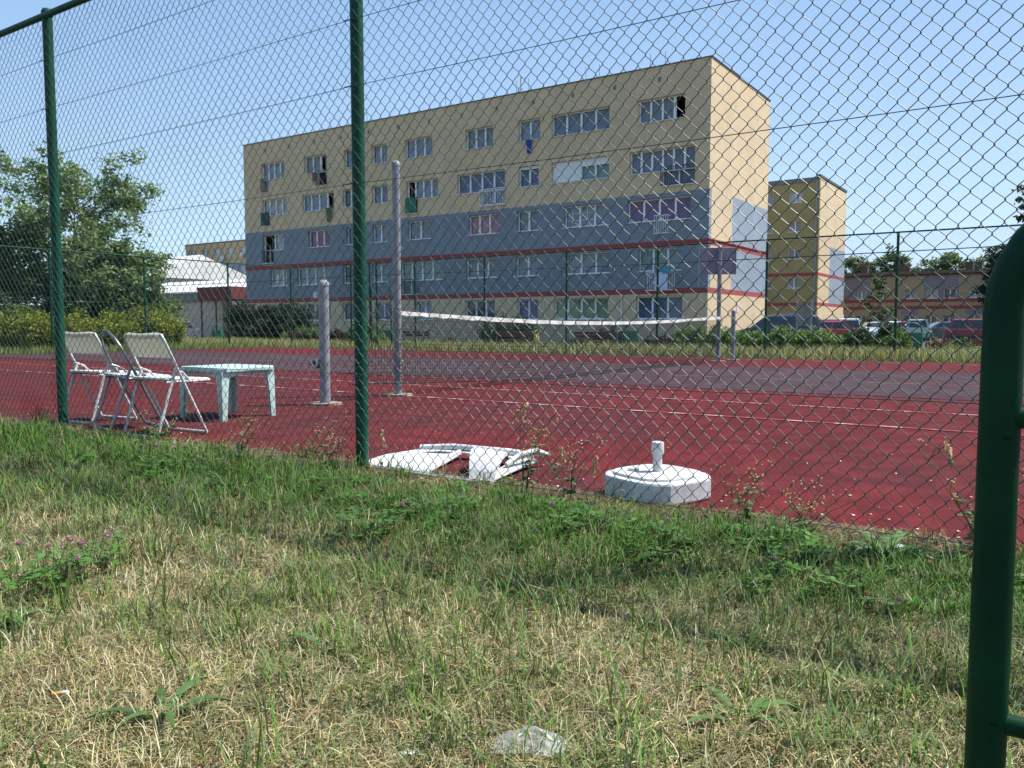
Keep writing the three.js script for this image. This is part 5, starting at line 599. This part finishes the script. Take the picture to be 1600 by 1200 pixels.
for (const [l, x, z, n, len, w, s] of [['broad-leaved plantain rosette in the dry grass at the lower left', -1.49, -0.93, 8, 0.14, 0.011, 541], ['broad-leaved weed beside the stem of the green hoop', -0.46, -2.92, 16, 0.2, 0.02, 542], ['plantain rosette under the pink clover', -2.3, -1.0, 12, 0.13, 0.015, 543], ['long-leaved weed near the lower right scrap of shade', -0.5, -1.56, 7, 0.13, 0.012, 544], ['dock rosette in the green strip below the overturned chair', -2.2, -2.62, 12, 0.15, 0.02, 545], ['dandelion rosette left of the lower middle', -1.45, -1.35, 8, 0.11, 0.011, 546]]) { const t = thing('broadleaf_weed', l, 'weed', [x, lawnY(x, z), z], 0, 'broad-leaved weeds in the lawn'); mesh('leaf_rosette', rosette(s, n, len, w), M.blade, t); }
{ // pink clover plants at the left edge and dots of clover heads
  const head = (r) => { const mb = new MB(); for (let k = 0; k < 46; k++) { const a = k * 2.4, v = k / 46, y = Math.cos(Math.PI * 0.85 * v), R2 = Math.sin(Math.PI * 0.85 * v); leafQuad(mb, V(Math.cos(a) * R2 * 0.004, y * 0.004, Math.sin(a) * R2 * 0.004), V(Math.cos(a) * R2, y + 0.3, Math.sin(a) * R2).normalize(), 0.0085, r, tint([0.54, 0.34, 0.36], r, 0.4), -0.3); } return mb.geometry(); };
  const hg = head(rng(9));
  const plant = (label, x, z, heads, seed) => { const r = rng(seed), t = thing('clover_plant', label, 'clover', [x, lawnY(x, z), z], 0, 'flowering clover plants'), st = new MB(); mesh('leaf_clump', cloverClump(seed, 40, 0.12, 0.11), M.blade, t); for (let k = 0; k < heads; k++) { const a = r() * 6.28, d = 0.11 * Math.sqrt(r()), pts = stalk(st, Math.cos(a) * d * 0.5, Math.sin(a) * d * 0.5, 0.13 + 0.05 * r(), d, a, 0.0016, [0.12, 0.17, 0.06]); const h = mesh('flower_head', hg, M.leaf, t); h.position.set(...pts[5]); h.rotation.set(r(), r() * 6, r()); h.scale.setScalar(0.9 + 0.5 * r()); } st.build('stem', M.blade, t); };
  plant('pink-flowered clover plant at the left edge of the lawn', -2.46, -1.17, 5, 561); plant('pink clover plant just right of the one at the left edge', -2.52, -1.34, 3, 562); plant('clover with faded heads in the green strip left of the middle post', -3.75, -2.35, 2, 563); plant('clover with faded heads below the parasol base', -1.42, -2.62, 2, 564); plant('clover with pink heads at the right of the green strip', -1.12, -2.55, 2, 565); plant('clover clump with brown heads in the middle of the lawn', -2.05, -2.1, 2, 566);
  const r = rng(71), dots = []; for (let k = 0; k < 260; k++) { const X = -8 + 8.5 * r(), Z = -3.05 + 1.6 * Math.pow(r(), 1.4); const b = r(); dots.push([X, lawnY(X, Z) + 0.05 + 0.05 * r(), Z, r() * 6.28, 0.7 + 0.5 * r(), r(), r(), b < 0.2 ? [0.75, 0.8, 0.75] : b < 0.8 ? [0.6, 0.7, 0.3] : [0.9, 1.3, 0.75]]); } copies('faded_clover_heads', hg, M.leaf, dots);
}
{ // litter
  const r = rng(3), f = thing('plastic_film', 'crumpled clear plastic film lying in the grass at the bottom centre', 'litter', [-0.79, 0.0, -1.23], 0.4), mb = new MB(), n = 14, P = (i, j) => { const u = i / n - 0.5, v = j / n - 0.5; return [u * 0.13 + 0.006 * noise(j * 0.5, i * 0.3), 0.02 + 0.022 * (1 - 4 * u * u) * (0.5 - v) + 0.012 * (fbm(i * 0.5, j * 0.4, 3) - 0.5), v * 0.06 + 0.006 * Math.sin(i * 0.7)]; }; for (let i = 0; i < n; i++) for (let j = 0; j < n; j++) mb.quad(P(i, j), P(i, j + 1), P(i + 1, j + 1), P(i + 1, j)); mb.build('film', new THREE.MeshPhysicalMaterial({ color: lin(0.78, 0.80, 0.76), roughness: 0.45, transmission: 0.8, thickness: 0, ior: 1.45, side: THREE.DoubleSide }), f);
  const c = thing('cigarette_end', 'orange and white cigarette end in the dry grass at the lower left', 'litter', [-1.72, 0.03, -0.83], 0.6); new MB().tube([[0, 0, 0], [0.022, 0.003, 0]], 0.004, 8).build('filter', std(0.62, 0.30, 0.07, 0.9), c); new MB().tube([[0.0222, 0.003, 0], [0.034, 0.005, 0.001]], 0.0041, 8).build('paper', M.whitePlastic, c);
  for (const [l, x, z, s] of [['small white paper scrap at the bottom just left of the plastic film', -0.97, -1.1, 0.02], ['white scrap in the soil under the fence near the green hoop', -0.42, -3.1, 0.05], ['white scrap in front of the parasol base', -1.6, -3.28, 0.03]]) { const t = thing('paper_scrap', l, 'litter', [x, lawnY(x, z) + 0.016, z], r() * 6), m = new MB(), q = 4, Q = (i, j) => [(i / q - 0.5) * s * 1.6, 0.3 * s * noise(i * 1.3 + s * 99, j * 1.3), (j / q - 0.5) * s]; for (let i = 0; i < q; i++) for (let j = 0; j < q; j++) m.quad(Q(i, j), Q(i, j + 1), Q(i + 1, j + 1), Q(i + 1, j)); m.build('paper', std(0.75, 0.74, 0.7, 0.9, { side: THREE.DoubleSide }), t); }
}

renderer.render(scene, camera);
